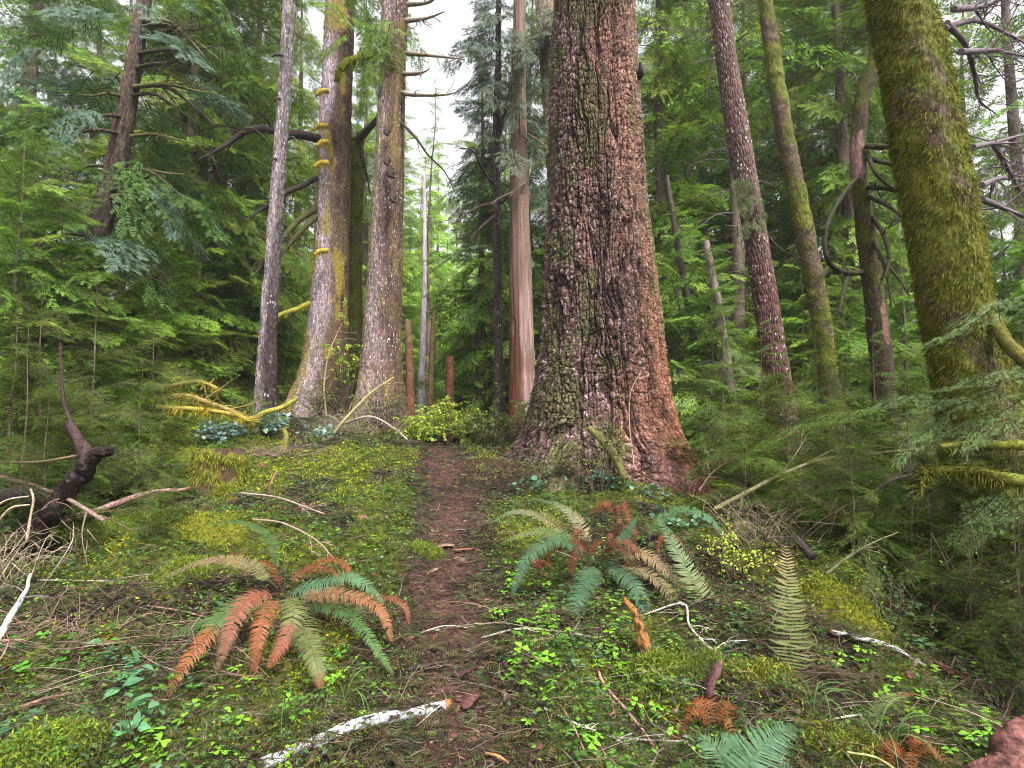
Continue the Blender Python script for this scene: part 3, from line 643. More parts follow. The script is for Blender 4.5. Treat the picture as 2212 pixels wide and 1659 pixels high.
for b in ([(1135, 395, 12.8), (1120, 405, 12.5), (1100, 425, 12.3)], [(1108, 415, 12.8), (1085, 425, 12.6), (1060, 440, 12.4)], [(1140, 290, 12.9), (1165, 305, 12.6), (1190, 325, 12.4)]):
    branch(t8, b, [.03, .02, .008], (.16, .12, .09), name='dead_branch', subs=4, seed=int(b[0][0]))
R9 = [(0, 1157, 1196), (120, 1166, 1198), (250, 1176, 1206), (400, 1184, 1214), (600, 1192, 1225), (850, 1200, 1240)]
t9 = hero('mossy_conifer', 'tall mossy trunk half hidden behind the giant plated conifer', 'tree', R9, 16)
_, i9 = trunk_mesh(R9, 16, lambda s, z, a, sd: st_scaly(s, z, a, sd, base=A(.20, .17, .13), dark=A(.17, .15, .10), yellow=.6), 320, 60, 61, ext=4, parent=t9)
for b in ([(1175, 95, 16), (1150, 82, 15.8), (1128, 80, 15.6)], [(1180, 90, 15.7), (1200, 112, 15.5)], [(1192, 320, 15.8), (1165, 300, 15.5), (1145, 285, 15.3), (1125, 285, 15.2)]):
    branch(t9, b, [.06, .03, .012], (.06, .055, .04), name='dead_branch', subs=8, seed=int(b[0][0]))
for q in range(16):
    bough(t9, P(1185+RNG.uniform(-10, 10), RNG.uniform(-20, 420), 15.8), RNG.uniform(2.4, 5.2), RNG.uniform(-.8, 0), RNG.uniform(1.1, 2.0), (.09, .12, .07), hi=False)

# T10, T11, T12 beyond the mossy trunk
R10 = [(0, 1532, 1573), (130, 1548, 1590), (280, 1568, 1618), (420, 1592, 1641), (560, 1615, 1666), (720, 1637, 1692), (830, 1650, 1711), (930, 1658, 1728)]
t10 = hero('ridged_conifer', 'leaning purple brown conifer with ridged bark and white spots', 'tree', R10, 9)
_, i10 = trunk_mesh(R10, 9, st_ridged, 620, 130, 71, ext=3, flare=.1, parent=t10)
for q in range(30):
    dyy = RNG.uniform(375, 490); x_ = np.interp(dyy, [r[0] for r in R10], [(r[1]+r[2])/2 for r in R10]); p_ = P(x_+RNG.uniform(-26, 26), dyy, 8.72)
    bough(t10, p_, -pi/2+RNG.uniform(-.9, .9), RNG.uniform(-1.4, -.9), RNG.uniform(.14, .28), (.13, .155, .06), hi=False)
for b in ([(1590, 90, 9), (1610, 75, 8.9), (1625, 60, 8.8)], [(1545, 130, 9), (1530, 180, 8.9), (1525, 220, 8.8)], [(1695, 560, 9), (1730, 520, 8.8), (1765, 480, 8.7)], [(1640, 610, 9), (1600, 590, 8.8), (1560, 585, 8.7)], [(1650, 500, 9), (1690, 540, 8.9), (1740, 560, 8.8)]):
    branch(t10, b, [.018, .01, .004], (.05, .035, .03), name='dead_branch', subs=5, seed=int(b[0][0]))
R11 = [(0, 1640, 1667), (150, 1656, 1690), (280, 1678, 1712), (430, 1704, 1744), (580, 1734, 1774), (700, 1754, 1797), (790, 1766, 1808), (880, 1776, 1820)]
t11 = hero('slim_mossy_tree', 'slim leaning tree with patchy moss standing between the ridged and crooked trunks', 'tree', R11, 10)
_, i11 = trunk_mesh(R11, 10, lambda s, z, a, sd: st_moss(s, z, a, sd, .5), 480, 90, 81, ext=3, parent=t11)
tufts(t11, i11, 16000, lambda a, z, p: ss(.42, .55, fbm(a*1.4, z*1.3, 0, 3, 5)+.1-.12*g2(a, z, 0, 6.6, 2, .9)-.12*g2(a, z, 0, 3.6, 2, .5)), (.02, .05), (.003, .007), MOSSC, 'moss_coat')
C12 = [(60, 1905, 36), (130, 1893, 34), (190, 1868, 32), (240, 1857, 32), (300, 1852, 32), (390, 1856, 38), (480, 1868, 42), (560, 1878, 44), (650, 1890, 46), (760, 1902, 50), (870, 1912, 52), (980, 1920, 54)]
R12 = [(d, x-w/2, x+w/2) for d, x, w in C12]
t12 = hero('crooked_tree', 'crooked mossy tree with a bare pink patch and drooping dark limbs', 'tree', R12, 6.6)
def st12(s, z, a, sd):
    h_, c_ = st_moss(s, z, a, sd, .5); zz = (P(1855, 295, 6.6)[2], P(1858, 395, 6.6)[2])
    zj = z+(fbm(s*25, z*12, 0, 3, 14)-.5)*.35; pk = ss(zz[1]-.04, zz[1]+.03, zj)*(1-ss(zz[0]-.02, zz[0]+.04, zj))*(1-ss(.0, .3, a+(fbm(s*20, z*9, 0, 3, 4)-.5)*1.2)); c_ = mixc(c_, mixc(A(.28, .13, .14), A(.50, .27, .28), fbm(s*40, z*10, 0, 3, 9)), pk*.9)
    pk2 = g2(a, z, .15, float(P(1890, 700, 6.6)[2]), .28, .28); c_ = mixc(c_, A(.42, .22, .18), ss(.4, .6, pk2*fbm(s*14, z*5, 0, 2, 3)*2))
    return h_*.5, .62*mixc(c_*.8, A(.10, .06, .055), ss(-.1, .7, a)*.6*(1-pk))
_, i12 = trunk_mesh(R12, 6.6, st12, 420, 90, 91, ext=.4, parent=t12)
tufts(t12, i12, 9000, lambda a, z, p: (1-ss(-.1, .9, a))*(1-ss(3.45, 3.6, z)*(1-ss(4.1, 4.25, z)))*.9, (.012, .03), (.002, .004), [(.09, .10, .02), (.13, .14, .025)], 'moss_coat')
for b, r in (([(1850, 385, 6.5), (1835, 400, 6.3), (1815, 430, 6.2), (1795, 465, 6.1), (1782, 510, 6.0), (1785, 555, 6.0), (1805, 580, 6.1), (1835, 590, 6.3), (1862, 588, 6.5)], [.02, .022, .024, .028, .034]), ([(1872, 316, 6.5), (1910, 317, 6.3), (1950, 318, 6.1)], [.035, .03]), ([(1872, 342, 6.5), (1905, 350, 6.3), (1950, 362, 6.1)], [.028, .02]),
             ([(1873, 330, 6.5), (1890, 370, 6.3), (1920, 400, 6.2), (1950, 415, 6.1)], [.025, .018]), ([(1876, 404, 6.5), (1905, 406, 6.3), (1955, 415, 6.1)], [.03, .02]), ([(1878, 425, 6.5), (1910, 440, 6.3), (1940, 460, 6.1), (1975, 500, 6)], [.028, .015]),
             ([(1886, 470, 6.5), (1910, 510, 6.3), (1920, 560, 6.2), (1912, 600, 6.1)], [.028, .012]), ([(1888, 520, 6.5), (1905, 560, 6.3), (1918, 600, 6.2), (1925, 660, 6.1)], [.025, .01]), ([(1830, 595, 6.3), (1820, 640, 6.1), (1808, 690, 6)], [.03, .012]), ([(1800, 575, 6.1), (1775, 600, 6), (1760, 640, 5.9)], [.02, .008]), ([(1900, 555, 6.4), (1940, 600, 6.2), (1965, 640, 6.1)], [.02, .008])):
    branch(t12, b, r, (.035, .032, .02), 160, 'drooping_limb', subs=3, seed=int(b[-1][0]), mcols=[(.14, .16, .03), (.09, .1, .02)], hang=.05)

# T13: the dark old conifer at the far side of the clearing
R13 = [(0, 296, 326), (150, 270, 306), (250, 250, 292), (380, 222, 272), (460, 196, 250), (530, 182, 232), (640, 168, 212), (800, 160, 205)]
t13 = hero('dark_conifer', 'dark many branched conifer with reddish lower trunk among teal foliage', 'tree', R13, 10)
_, i13 = trunk_mesh(R13, 10, lambda s, z, a, sd: st_scaly(s, z, a, sd, base=A(.13, .075, .06), dark=A(.07, .05, .04), flecks=0, sz=.16), 420, 100, 101, ext=3, flare=.05, parent=t13)
for k_ in range(34):
    dyy = RNG.uniform(20, 620); x_ = np.interp(dyy, [r[0] for r in R13], [(r[1]+r[2])/2 for r in R13]); s_ = 1 if k_ % 3 else -1
    L_ = RNG.uniform(60, 190); e = RNG.uniform(-25, 90)
    branch(t13, [(x_, dyy, 10), (x_+s_*L_*.4, dyy+e*.1-8, 9.7+RNG.uniform(-.4, .4)), (x_+s_*L_*.75, dyy+e*.5, 9.5), (x_+s_*L_, dyy+e, 9.3+RNG.uniform(-.5, .5))], [.04, .025, .006], ((.06, .05, .035) if k_ % 2 else (.12, .11, .05)), name='branch', subs=6, seed=k_, k=5)
for q in range(46):
    dyy = RNG.uniform(-40, 560); x_ = np.interp(dyy, [r[0] for r in R13], [(r[1]+r[2])/2 for r in R13])
    az = RNG.uniform(0, 2*pi); p_ = P(x_, dyy, 10)+A(cos(az), sin(az), 0)*RNG.uniform(.2, 1.4)
    bough(t13, p_, az, RNG.uniform(-.7, .1), RNG.uniform(.9, 1.6), ((.08, .15, .035) if q % 3 else (.11, .17, .12)), hi=False)

# ------------------------------------------------------------------ the wood behind: every tree a thing, copies share their meshes
def at(dx, Y): x = (dx-1106)/F*Y; return A(x, Y, float(H(x, Y))-.05)
protos = {
 'tall0': conifer_proto('conifer_tree', 26, 2.5, 3.4, 150, SP_MD, 1, .26),
 'tall1': conifer_proto('conifer_tree', 22, 1.2, 3.0, 150, SP_MD, 2, .20, droop=-.25),
 'tall2': conifer_proto('conifer_tree', 30, 6.0, 3.8, 130, SP_LO, 3, .32, bare=.5),
 'tall3': conifer_proto('conifer_tree', 18, .6, 2.8, 140, SP_MD, 4, .15),
 'bare': conifer_proto('conifer_tree', 24, 8.0, 2.4, 70, SP_LO, 6, .17, bare=1.1),
 'sap0': conifer_proto('young_hemlock', 5.5, .25, 1.7, 75, SP_MD, 7, .05, bare=.1, droop=-.05),
 'sap1': conifer_proto('young_hemlock', 3.2, .15, 1.3, 55, SP_HI, 8, .03, bare=.1, droop=0),
 'sap2': conifer_proto('young_hemlock', 2.0, .1, 1.0, 42, SP_HI, 9, .02, bare=.1, droop=.05),
}
used = {}
NAMES = [(0, 'at the outer edge beyond the dark reddish conifer'), (300, 'between the dark reddish conifer and the slender spar'), (590, 'between the slender spar and the golden mossed trunk'), (700, 'behind the paired big trunks'),
         (880, 'in the bright gap beyond the paired trunks'), (1000, 'around the barkless pinkish snag'), (1170, 'behind the giant plated trunk'), (1420, 'between the giant and the ridged leaning trunk'), (1640, 'between the ridged and the slim mossy trunks'), (1790, 'around the crooked tree'), (1950, 'behind the shaggy mossy trunk'), (2150, 'out past the shaggy mossy trunk')]
def place(kind, dx, Y, sc=1.0, tint=(1, 1, 1), label=None, group=None):
    where = [n for d, n in NAMES if dx >= d][-1] if dx >= 0 else NAMES[0][1]
    short = kind.startswith('sap')
    if label is None:
        if short: lb = ('bright green' if tint[1] > 1.25 else 'dull green' if tint[0] > .95 else 'blue green')+' young hemlock '+('low ' if sc < .95 else '')+where
        else: lb = ('faint far ' if Y > 48 else 'mid distance ' if Y > 27 else 'nearer ')+({'tall0': 'full crowned', 'tall1': 'drooping', 'tall2': 'high crowned', 'tall3': 'bushy', 'bare': 'bare stemmed'}[kind])+' conifer '+where
    else: lb = label
    group = group or ('young hemlocks under the big trees' if short else 'conifers of the wood behind')
    tint = tuple(np.array(tint)*(1+.55*ss(20, 45, Y))); loc = at(dx, Y); rz = RNG.uniform(0, 2*pi); pr = protos[kind]  # far crowns tinted brighter, haze fading painted into the leaf colour
    if kind not in used:
        pr.location = loc; pr.rotation_euler = (0, 0, rz); pr.scale = (sc,)*3; pr['label'] = lb; pr['group'] = group; used[kind] = 1
        for ch in pr.children:
            if ch.name.startswith('crown'): ch.color = (*tint, 1)
        return pr
    return copy_tree(pr, loc, rz, sc, tint, lb, group)
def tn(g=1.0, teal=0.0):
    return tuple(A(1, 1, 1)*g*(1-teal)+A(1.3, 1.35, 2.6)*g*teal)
TL = ['tall0', 'tall1', 'tall2', 'tall3', 'bare']
# the ones that can be told apart in the photograph
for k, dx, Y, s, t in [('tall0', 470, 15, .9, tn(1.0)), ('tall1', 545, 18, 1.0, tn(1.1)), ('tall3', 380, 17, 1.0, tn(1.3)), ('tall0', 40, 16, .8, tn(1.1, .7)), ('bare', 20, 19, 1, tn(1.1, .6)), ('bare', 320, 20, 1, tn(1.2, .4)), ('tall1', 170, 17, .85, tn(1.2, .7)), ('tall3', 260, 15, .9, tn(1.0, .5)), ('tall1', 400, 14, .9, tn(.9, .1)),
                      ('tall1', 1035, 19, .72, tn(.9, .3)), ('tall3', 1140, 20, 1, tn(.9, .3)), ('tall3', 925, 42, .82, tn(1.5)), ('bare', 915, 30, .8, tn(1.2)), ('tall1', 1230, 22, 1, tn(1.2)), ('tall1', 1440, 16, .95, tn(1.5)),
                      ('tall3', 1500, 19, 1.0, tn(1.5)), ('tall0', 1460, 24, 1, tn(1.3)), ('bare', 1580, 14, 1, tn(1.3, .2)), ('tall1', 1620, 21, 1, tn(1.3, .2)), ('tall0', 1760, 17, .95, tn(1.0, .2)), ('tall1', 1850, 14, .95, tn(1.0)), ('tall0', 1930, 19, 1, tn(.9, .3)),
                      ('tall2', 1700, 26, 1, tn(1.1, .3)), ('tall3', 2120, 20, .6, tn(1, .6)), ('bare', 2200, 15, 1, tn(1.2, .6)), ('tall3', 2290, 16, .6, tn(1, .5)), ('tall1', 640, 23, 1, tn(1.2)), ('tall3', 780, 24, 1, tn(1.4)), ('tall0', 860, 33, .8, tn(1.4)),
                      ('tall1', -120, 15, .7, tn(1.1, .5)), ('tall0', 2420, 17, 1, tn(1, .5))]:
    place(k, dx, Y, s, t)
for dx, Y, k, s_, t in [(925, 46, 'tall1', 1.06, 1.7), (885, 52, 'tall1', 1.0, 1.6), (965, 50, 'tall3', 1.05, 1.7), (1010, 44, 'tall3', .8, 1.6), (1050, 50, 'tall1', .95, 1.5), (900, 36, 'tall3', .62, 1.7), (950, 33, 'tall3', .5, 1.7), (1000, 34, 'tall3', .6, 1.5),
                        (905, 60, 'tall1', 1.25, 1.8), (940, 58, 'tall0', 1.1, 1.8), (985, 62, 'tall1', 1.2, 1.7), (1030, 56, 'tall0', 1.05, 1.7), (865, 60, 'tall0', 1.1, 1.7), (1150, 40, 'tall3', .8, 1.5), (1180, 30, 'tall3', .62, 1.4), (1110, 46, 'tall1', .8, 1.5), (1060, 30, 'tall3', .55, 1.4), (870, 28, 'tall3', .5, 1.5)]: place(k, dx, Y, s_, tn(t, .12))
for Yr, n in (((21, 32), 15), ((32, 48), 24), ((48, 75), 34)):
    for q in range(n):
        dx = -250+2750*(q+.5)/n+RNG.uniform(-40, 40); Y = RNG.uniform(*Yr); gap = 880 < dx < 1060
        k = TL[int(RNG.integers(0, 5))]; s = RNG.uniform(.75, 1.0)*(1 if Yr[0] < 30 else .85)
        if gap: k = 'tall3'; s = min(s, (.30 if Y < 32 else .5 if Y < 48 else .95))
        elif dx < 420 or dx > 2150: s *= .55                # the wood is lower there and more sky shows
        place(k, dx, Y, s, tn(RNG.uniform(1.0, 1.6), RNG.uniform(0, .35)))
# understorey
for k, dx, Y, s, t in [('sap0', 330, 11, .8, tn(1.5)), ('sap0', 420, 13, 1.0, tn(1.4)), ('sap0', 510, 15, 1.0, tn(1.5)), ('sap0', 610, 16, 1.0, tn(1.4)), ('sap0', 250, 9.5, .7, tn(.9)), ('sap0', 120, 8.5, .85, tn(.9, .4)), ('sap0', 20, 7.8, .9, tn(1.0, .5)), ('sap1', 200, 7.2, .8, tn(.55, .05)), ('sap0', 70, 9.5, 1.05, tn(1.0, .8)),
                      ('sap1', 90, 6.2, .8, tn(.5, .1)), ('sap1', 20, 5.6, .75, tn(.5)), ('sap1', 330, 8.6, .7, tn(.8)), ('sap0', 850, 19, .8, tn(1.6)), ('sap0', 1000, 22, .8, tn(1.5)), ('sap0', 1180, 17, 1.1, tn(1.3, .2)), ('sap0', 1470, 13, 1.05, tn(1.3, .5)), ('sap0', 1540, 12, .9, tn(1.2, .6)), ('sap0', 1620, 14, 1.0, tn(1.4, .2)),
                      ('sap1', 1560, 9.2, 1.0, tn(1.2, .7)), ('sap0', 1740, 13, .9, tn(1.4, .2)), ('sap0', 1830, 11, .8, tn(1.2, .3)), ('sap0', 1960, 12, 1.0, tn(1.2, .3)), ('sap0', 2180, 9, 1.0, tn(1.1, .5)), ('sap0', 2300, 8, 1.0, tn(1.2, .5)), ('sap1', 1640, 7.4, .8, tn(1.02)), ('sap1', 1760, 7.2, .9, tn(1.02, .1)),
                      ('sap2', 1700, 6.2, 1.0, tn(0.88)), ('sap2', 1830, 5.6, 1.1, tn(0.75, .2)), ('sap1', 1880, 6.0, .8, tn(0.88, .5)), ('sap1', 1990, 5.6, .75, tn(0.82, .6)), ('sap2', 2100, 4.7, 1.1, tn(0.82, .6)), ('sap2', 1960, 4.6, .9, tn(0.61)), ('sap1', 2220, 5.4, .8, tn(0.75, .5)),
                      ('sap2', 1610, 5.6, .7, tn(0.88)), ('sap2', 1530, 6.6, .6, tn(0.88)), ('sap2', 2190, 4.0, .9, tn(0.54)), ('sap2', 1830, 4.4, .7, tn(0.68)),
                      ('sap2', 300, 6.2, .8, tn(0.82, .1)), ('sap2', 60, 5.0, 1.0, tn(0.61)), ('sap2', 350, 6.9, .6, tn(0.68)), ('sap2', 170, 5.5, .7, tn(0.68)),
                      ('sap2', 2080, 3.6, .5, tn(.35)), ('sap2', 2180, 3.4, .55, tn(.3)), ('sap2', 2000, 4.1, .6, tn(.4)), ('sap2', 2240, 3.0, .5, tn(.35)), ('sap1', 2150, 4.3, .5, tn(.4)), ('sap2', 1700, 5.2, .45, tn(.8)), ('sap2', 1600, 6.2, .6, tn(.8, .1)), ('sap2', 1820, 4.9, .6, tn(.6)), ('sap2', 560, 9.0, .4, tn(1.0)), ('sap2', 380, 5.0, .35, tn(.7, .2)), ('sap2', 330, 4.6, .3, tn(.6, .1)), ('sap2', 100, 4.6, .7, tn(.45))]:  # darkest corner saplings carry the hollow's shade in their leaf tint
    place(k, dx, Y, s, t)
for q in range(34):
    dx = -200+2650*(q+.5)/34+RNG.uniform(-30, 30)
    if 850 < dx < 1080: continue
    place('sap0', dx, RNG.uniform(17, 26), RNG.uniform(.8, 1.2), tn(RNG.uniform(1.2, 1.7), RNG.uniform(0, .3)))

# faint trunks, stubs and snags far off
def pole(name, label, cat, pts, r, col, **kw):
    pw = [P(*p) for p in pts]; b = pw[-1] if pw[-1][2] < pw[0][2] else pw[0]
    par = thing(name, label, cat, (b[0], b[1], float(H(b[0], b[1]))))
    bot = A(b[0], b[1], float(H(b[0], b[1]))-.3); pl = pw+[bot] if b is pw[-1] else [bot]+pw
    mb = MB(); tube(mb, pl, r, n=60, k=12, col=col, bump=.15, seed=int(pts[0][0]), cv=.5); mb.build('trunk', M_WOOD, par, smooth=True); return par
pole('red_snag', 'broken snag of red rotten wood in the gap beside the flecked trunk', 'dead tree', [(880, 690, 17), (884, 760, 17), (886, 880, 17)], [.09, .11, .14, .14], np.linspace([.25, .17, .10], [.24, .06, .045], 60))
pole('broken_snag', 'thin broken snag with splintered orange top in the bright gap', 'dead tree', [(938, 650, 19), (936, 700, 19), (930, 850, 19)], [.02, .08, .10, .11], (.20, .13, .07))
pole('red_stump', 'short reddish broken stump beyond the end of the trail', 'stump', [(972, 770, 17), (970, 880, 17)], [.10, .14, .16], (.22, .085, .06))
pole('pale_conifer', 'pale lilac grey distant trunk in the bright gap', 'tree', [(916, 380, 24), (917, 600, 24), (910, 850, 24)], [.07, .10, .16, .18], (.40, .34, .38))
pole('cut_stump', 'broad dark cut trunk half hidden behind the undergrowth', 'stump', [(446, 690, 17), (446, 790, 17)], [.33, .36, .38], (.13, .10, .09))
pole('rotten_stump', 'reddish brown rotten trunk next to the broad dark cut trunk', 'stump', [(496, 640, 16), (492, 720, 16), (488, 800, 16)], [.10, .24, .28, .28], (.18, .07, .05))
pole('slim_conifer', 'slim dark stem between the giant and the ridged trunk, partly hidden by boughs', 'tree', [(1440, 380, 13), (1462, 520, 13), (1490, 680, 13), (1515, 850, 13)], [.05, .07, .09, .1, .1], (.07, .05, .045))
pole('spotted_conifer', 'slim grey brown stem just short of the ridged conifer, behind pale sprays', 'tree', [(1525, 520, 12), (1550, 660, 12), (1575, 820, 12), (1590, 940, 12)], [.07, .10, .11, .12, .12], (.22, .16, .15))

# ------------------------------------------------------------------ leafy shrubs
def shrub(name, label, cat, c, R, Hh, nst, nl, Ls, cols, seed, mt=None, wood=(.09, .065, .045), lw=.42, group=None, up=.5, droop=.3):
    rg = np.random.default_rng(seed); par = thing(name, label, cat, c, group); mb = MB(); lf = MB(); O = []; D = []
    for i in range(nst):
        a = rg.uniform(0, 2*pi); q = rg.random()**.5; e = A(cos(a)*R*q, sin(a)*R*q, Hh*(1-.45*q*q)*rg.uniform(.6, 1.05)); s = A(*c)+A(cos(a), sin(a), 0)*R*.12*rg.random()+A(0, 0, -.03)
        m_ = s+e*.5+A(0, 0, .12*Hh)+rg.normal(0, .05*R, 3); pts = [s, m_, A(*c)+e]
        cc, _, _, _ = tube(mb, pts, [.006+.004*Hh, .0015], n=10, k=3, col=wood, bump=0, cap=False, seed=i)
        for j in range(5):
            b0 = cc[int(rg.uniform(3, 9))]; dd = nrm(rg.normal(0, 1, 3)*A(1, 1, .5)); e2 = b0+dd*R*rg.uniform(.15, .45)
            tube(mb, [b0, (b0+e2)/2+A(0, 0, .03*R), e2], [.0025, .001], n=4, k=3, col=wood, bump=0, cap=False, seed=j)
            for t in np.linspace(.15, 1, max(2, nl//(nst*5))): O.append(b0+(e2-b0)*t+rg.normal(0, .012, 3)); D.append(dd+rg.normal(0, .7, 3)*A(1, 1, .6))
    O = np.array(O); D = nrm(np.array(D)); n = len(O)
    N = nrm(A(0, 0, 1)+rg.normal(0, .45, (n, 3)))
    L = rg.uniform(*Ls, n); lfT = MB()
    u = np.array([(0, 0, 0), (.3, lw*.85, .05), (.65, lw*.7, .03), (1, 0, -.12), (.65, -lw*.7, .03), (.3, -lw*.85, .05), (.5, 0, -.03)])
    lfT.add(u, [[0, 1, 6], [1, 2, 6], [2, 3, 6], [3, 4, 6], [4, 5, 6], [5, 0, 6]]); T = lfT.template()
    lf.inst(T, axes(D, N, L), O, pal(cols, n, .3)); mb.build('stem', M_WOOD, par); lf.build('foliage', mt or M_BROAD, par); return par
G1 = [(.16, .26, .04), (.12, .20, .04), (.22, .30, .05)]; G2 = [(.34, .46, .05), (.26, .38, .04), (.44, .50, .08)]
GB = [(.22, .34, .30), (.16, .27, .21), (.30, .42, .38)]; GD = [(.06, .11, .03), (.09, .15, .04)]
i_ = 0
for dx, Y, R, Hh, nst, nl, Ls, cols, lb in [
    (905, 9.9, .6, .65, 22, 1700, (.03, .06), G2, 'bright yellow green bush where the trail leaves the clearing'),
    (965, 10.4, .8, .95, 26, 2400, (.03, .06), G2, 'taller lime green thicket straight beyond the trail'),
    (1035, 10.0, .6, .85, 18, 1500, (.03, .06), [(.22, .28, .07), (.30, .34, .09)], 'olive bush between the trail end and the giant conifer'),
    (925, 11.2, .6, .45, 14, 900, (.02, .05), G1, 'small fresh green bush at the foot of the flecked trunk'),
    (1110, 10.2, .75, 1.3, 18, 1500, (.03, .06), [(.14, .20, .05), (.20, .27, .06)], 'tall leafy huckleberry hugging the shaded side of the giant'),
    (1075, 9.6, .6, .7, 14, 1000, (.02, .05), [(.12, .16, .05), (.20, .22, .08)], 'twiggy low bush at the edge of the bare red dirt'),
    (700, 11.2, .9, .9, 20, 1100, (.02, .045), [(.20, .24, .06), (.12, .18, .05), (.30, .30, .12)], 'twiggy huckleberry climbing in front of the golden mossed trunk'),
    (745, 11.0, .5, 2.6, 10, 1100, (.03, .055), G2, 'tall lime leaved huckleberry against the twin trunks'),
    (835, 10.2, .8, 1.0, 18, 1100, (.02, .045), [(.20, .22, .07), (.12, .16, .05)], 'grey green twiggy bush at the base of the flecked trunk'),
    (1290, 6.35, .45, 1.25, 9, 650, (.018, .035), [(.14, .17, .04), (.20, .20, .06)], 'thin small leaved huckleberry growing up the front of the giant'),
    (1190, 6.5, .5, .7, 10, 600, (.02, .04), [(.08, .11, .04), (.13, .15, .05)], 'dark bush in the shade at the giant\'s foot'),
    (440, 12, 1.0, .9, 16, 1300, (.03, .06), G1, 'leafy green bush below the broad cut trunk'),
    (560, 12.5, 1.0, .8, 16, 1300, (.03, .06), G1, 'leafy green bush at the foot of the slender spar'),
    (340, 10, .8, 1.3, 14, 1000, (.03, .05), G2, 'lime leaved vine maple spray catching light in the undergrowth'),
    (2080, 3.9, .7, .9, 16, 700, (.012, .026), [(.20, .30, .03), (.08, .12, .02)], 'dark thicket of fine stems with tiny lime leaves'),
    (2240, 3.5, .7, 1.0, 16, 700, (.012, .026), [(.20, .30, .03), (.08, .12, .02)], 'fine stemmed thicket under the shaggy mossy trunk'),
    (1900, 3.7, .5, .4, 12, 500, (.012, .026), GD, 'low dark bush above the brown log'),
    (1580, 4.2, .35, .45, 9, 420, (.015, .03), G2, 'fresh lime seedling thicket beside the tall single fern frond'),
    (1500, 7.6, .8, .6, 16, 1000, (.02, .045), [(.14, .17, .06), (.20, .22, .10)], 'brushy undergrowth spilling from the giant\'s rusty foot'),
    (1620, 6.8, .8, .6, 16, 1100, (.02, .04), [(.12, .17, .06), (.18, .22, .10)], 'olive brush in the dip below the ridged conifer'),
    (1760, 6.0, .8, .6, 16, 1100, (.02, .04), [(.10, .16, .05), (.16, .2, .09)], 'olive brush below the slim mossy tree'),
    (1930, 6.2, .8, .6, 16, 1000, (.02, .04), [(.08, .14, .05), (.13, .18, .09)], 'shaded brush round the crooked tree'),
    (120, 5.6, .7, .7, 14, 900, (.02, .04), GD, 'dark leafy brush behind the twisted black limb'),
    (300, 6.6, .8, .5, 14, 1000, (.02, .04), [(.10, .17, .05), (.07, .12, .05)], 'soft green brush behind the mossy stump'),
    (20, 4.6, .6, .5, 12, 700, (.02, .04), GD, 'dark brush at the outer edge by the dead twigs')]:
    i_ += 1; q = at(dx, Y); shrub('leafy_bush', lb, 'bush', q, R, Hh, nst, nl, Ls, cols, i_)
# hemlock reaching in from beyond the frame edge, and dead twiggy tangles
ov = thing('overhanging_hemlock', 'pale feathery hemlock boughs reaching across the foot of the shaggy mossy trunk', 'tree', (4.7, 4.1, float(H(4.7, 4.1))))
mb_ = MB(); tube(mb_, [A(4.7, 4.1, .2), A(4.72, 4.12, 2.2), A(4.7, 4.15, 5)], [.07, .055, .03], n=30, k=10, col=(.10, .07, .055)); mb_.build('trunk', M_BARK, ov, smooth=True)
for dx, dy, Y, L, az, pt in [(2290, 630, 3.8, 1.0, 3.2, -.12), (2270, 800, 3.8, .75, 3.1, .0), (2190, 840, 3.9, .6, 3.0, -.05), (2110, 860, 4.0, .55, 3.25, -.02), (2020, 855, 4.2, .6, 3.3, .0), (2260, 850, 3.9, .7, 3.3, -.05),
                            (1930, 880, 4.4, .6, 3.2, -.05), (2250, 900, 3.8, .6, 3.3, -.1), (2150, 905, 3.9, .5, 2.9, -.1), (2050, 905, 4.0, .5, 3.4, -.12), (1860, 890, 4.6, .6, 3.1, -.05), (2250, 1075, 3.7, .5, 3.1, -.15), (2170, 1070, 3.8, .45, 3.3, -.2), (1800, 910, 4.8, .6, 3.2, -.08), (1720, 925, 5.0, .5, 3.1, -.1)]:
    bough(ov, P(dx, dy, Y), az, pt, L, (.16, .24, .09) if dx > 1950 else (.14, .23, .035))
def tangle(label, c, R, Hh, n, col, seed):
    rg = np.random.default_rng(seed); par = thing('dead_shrub', label, 'shrub', c); mb = MB()
    for i in range(n):
        a = rg.uniform(0, 2*pi); s0 = A(*c)+A(rg.normal(0, .3*R), rg.normal(0, .3*R), -.02); e = s0+A(cos(a)*R*rg.uniform(.4, 1.2), sin(a)*R*rg.uniform(.4, 1.2), Hh*rg.uniform(.1, 1)); m_ = (s0+e)/2+rg.normal(0, .12*R, 3)+A(0, 0, .15*Hh)
        cc, _, _, _ = tube(mb, [s0, m_, e], [.005, .0015], n=9, k=3, col=np.array(col)*rg.uniform(.5, 1.5), bump=0, cap=False, seed=i)
        for j in range(3):
            b0 = cc[int(rg.uniform(3, 8))]; e2 = b0+nrm(rg.normal(0, 1, 3))*R*rg.uniform(.15, .4); tube(mb, [b0, (b0+e2)/2+rg.normal(0, .02*R, 3), e2], [.0022, .001], n=4, k=3, col=np.array(col)*rg.uniform(.6, 1.6), bump=0, cap=False, seed=j)
    mb.build('stem', M_WOOD, par)
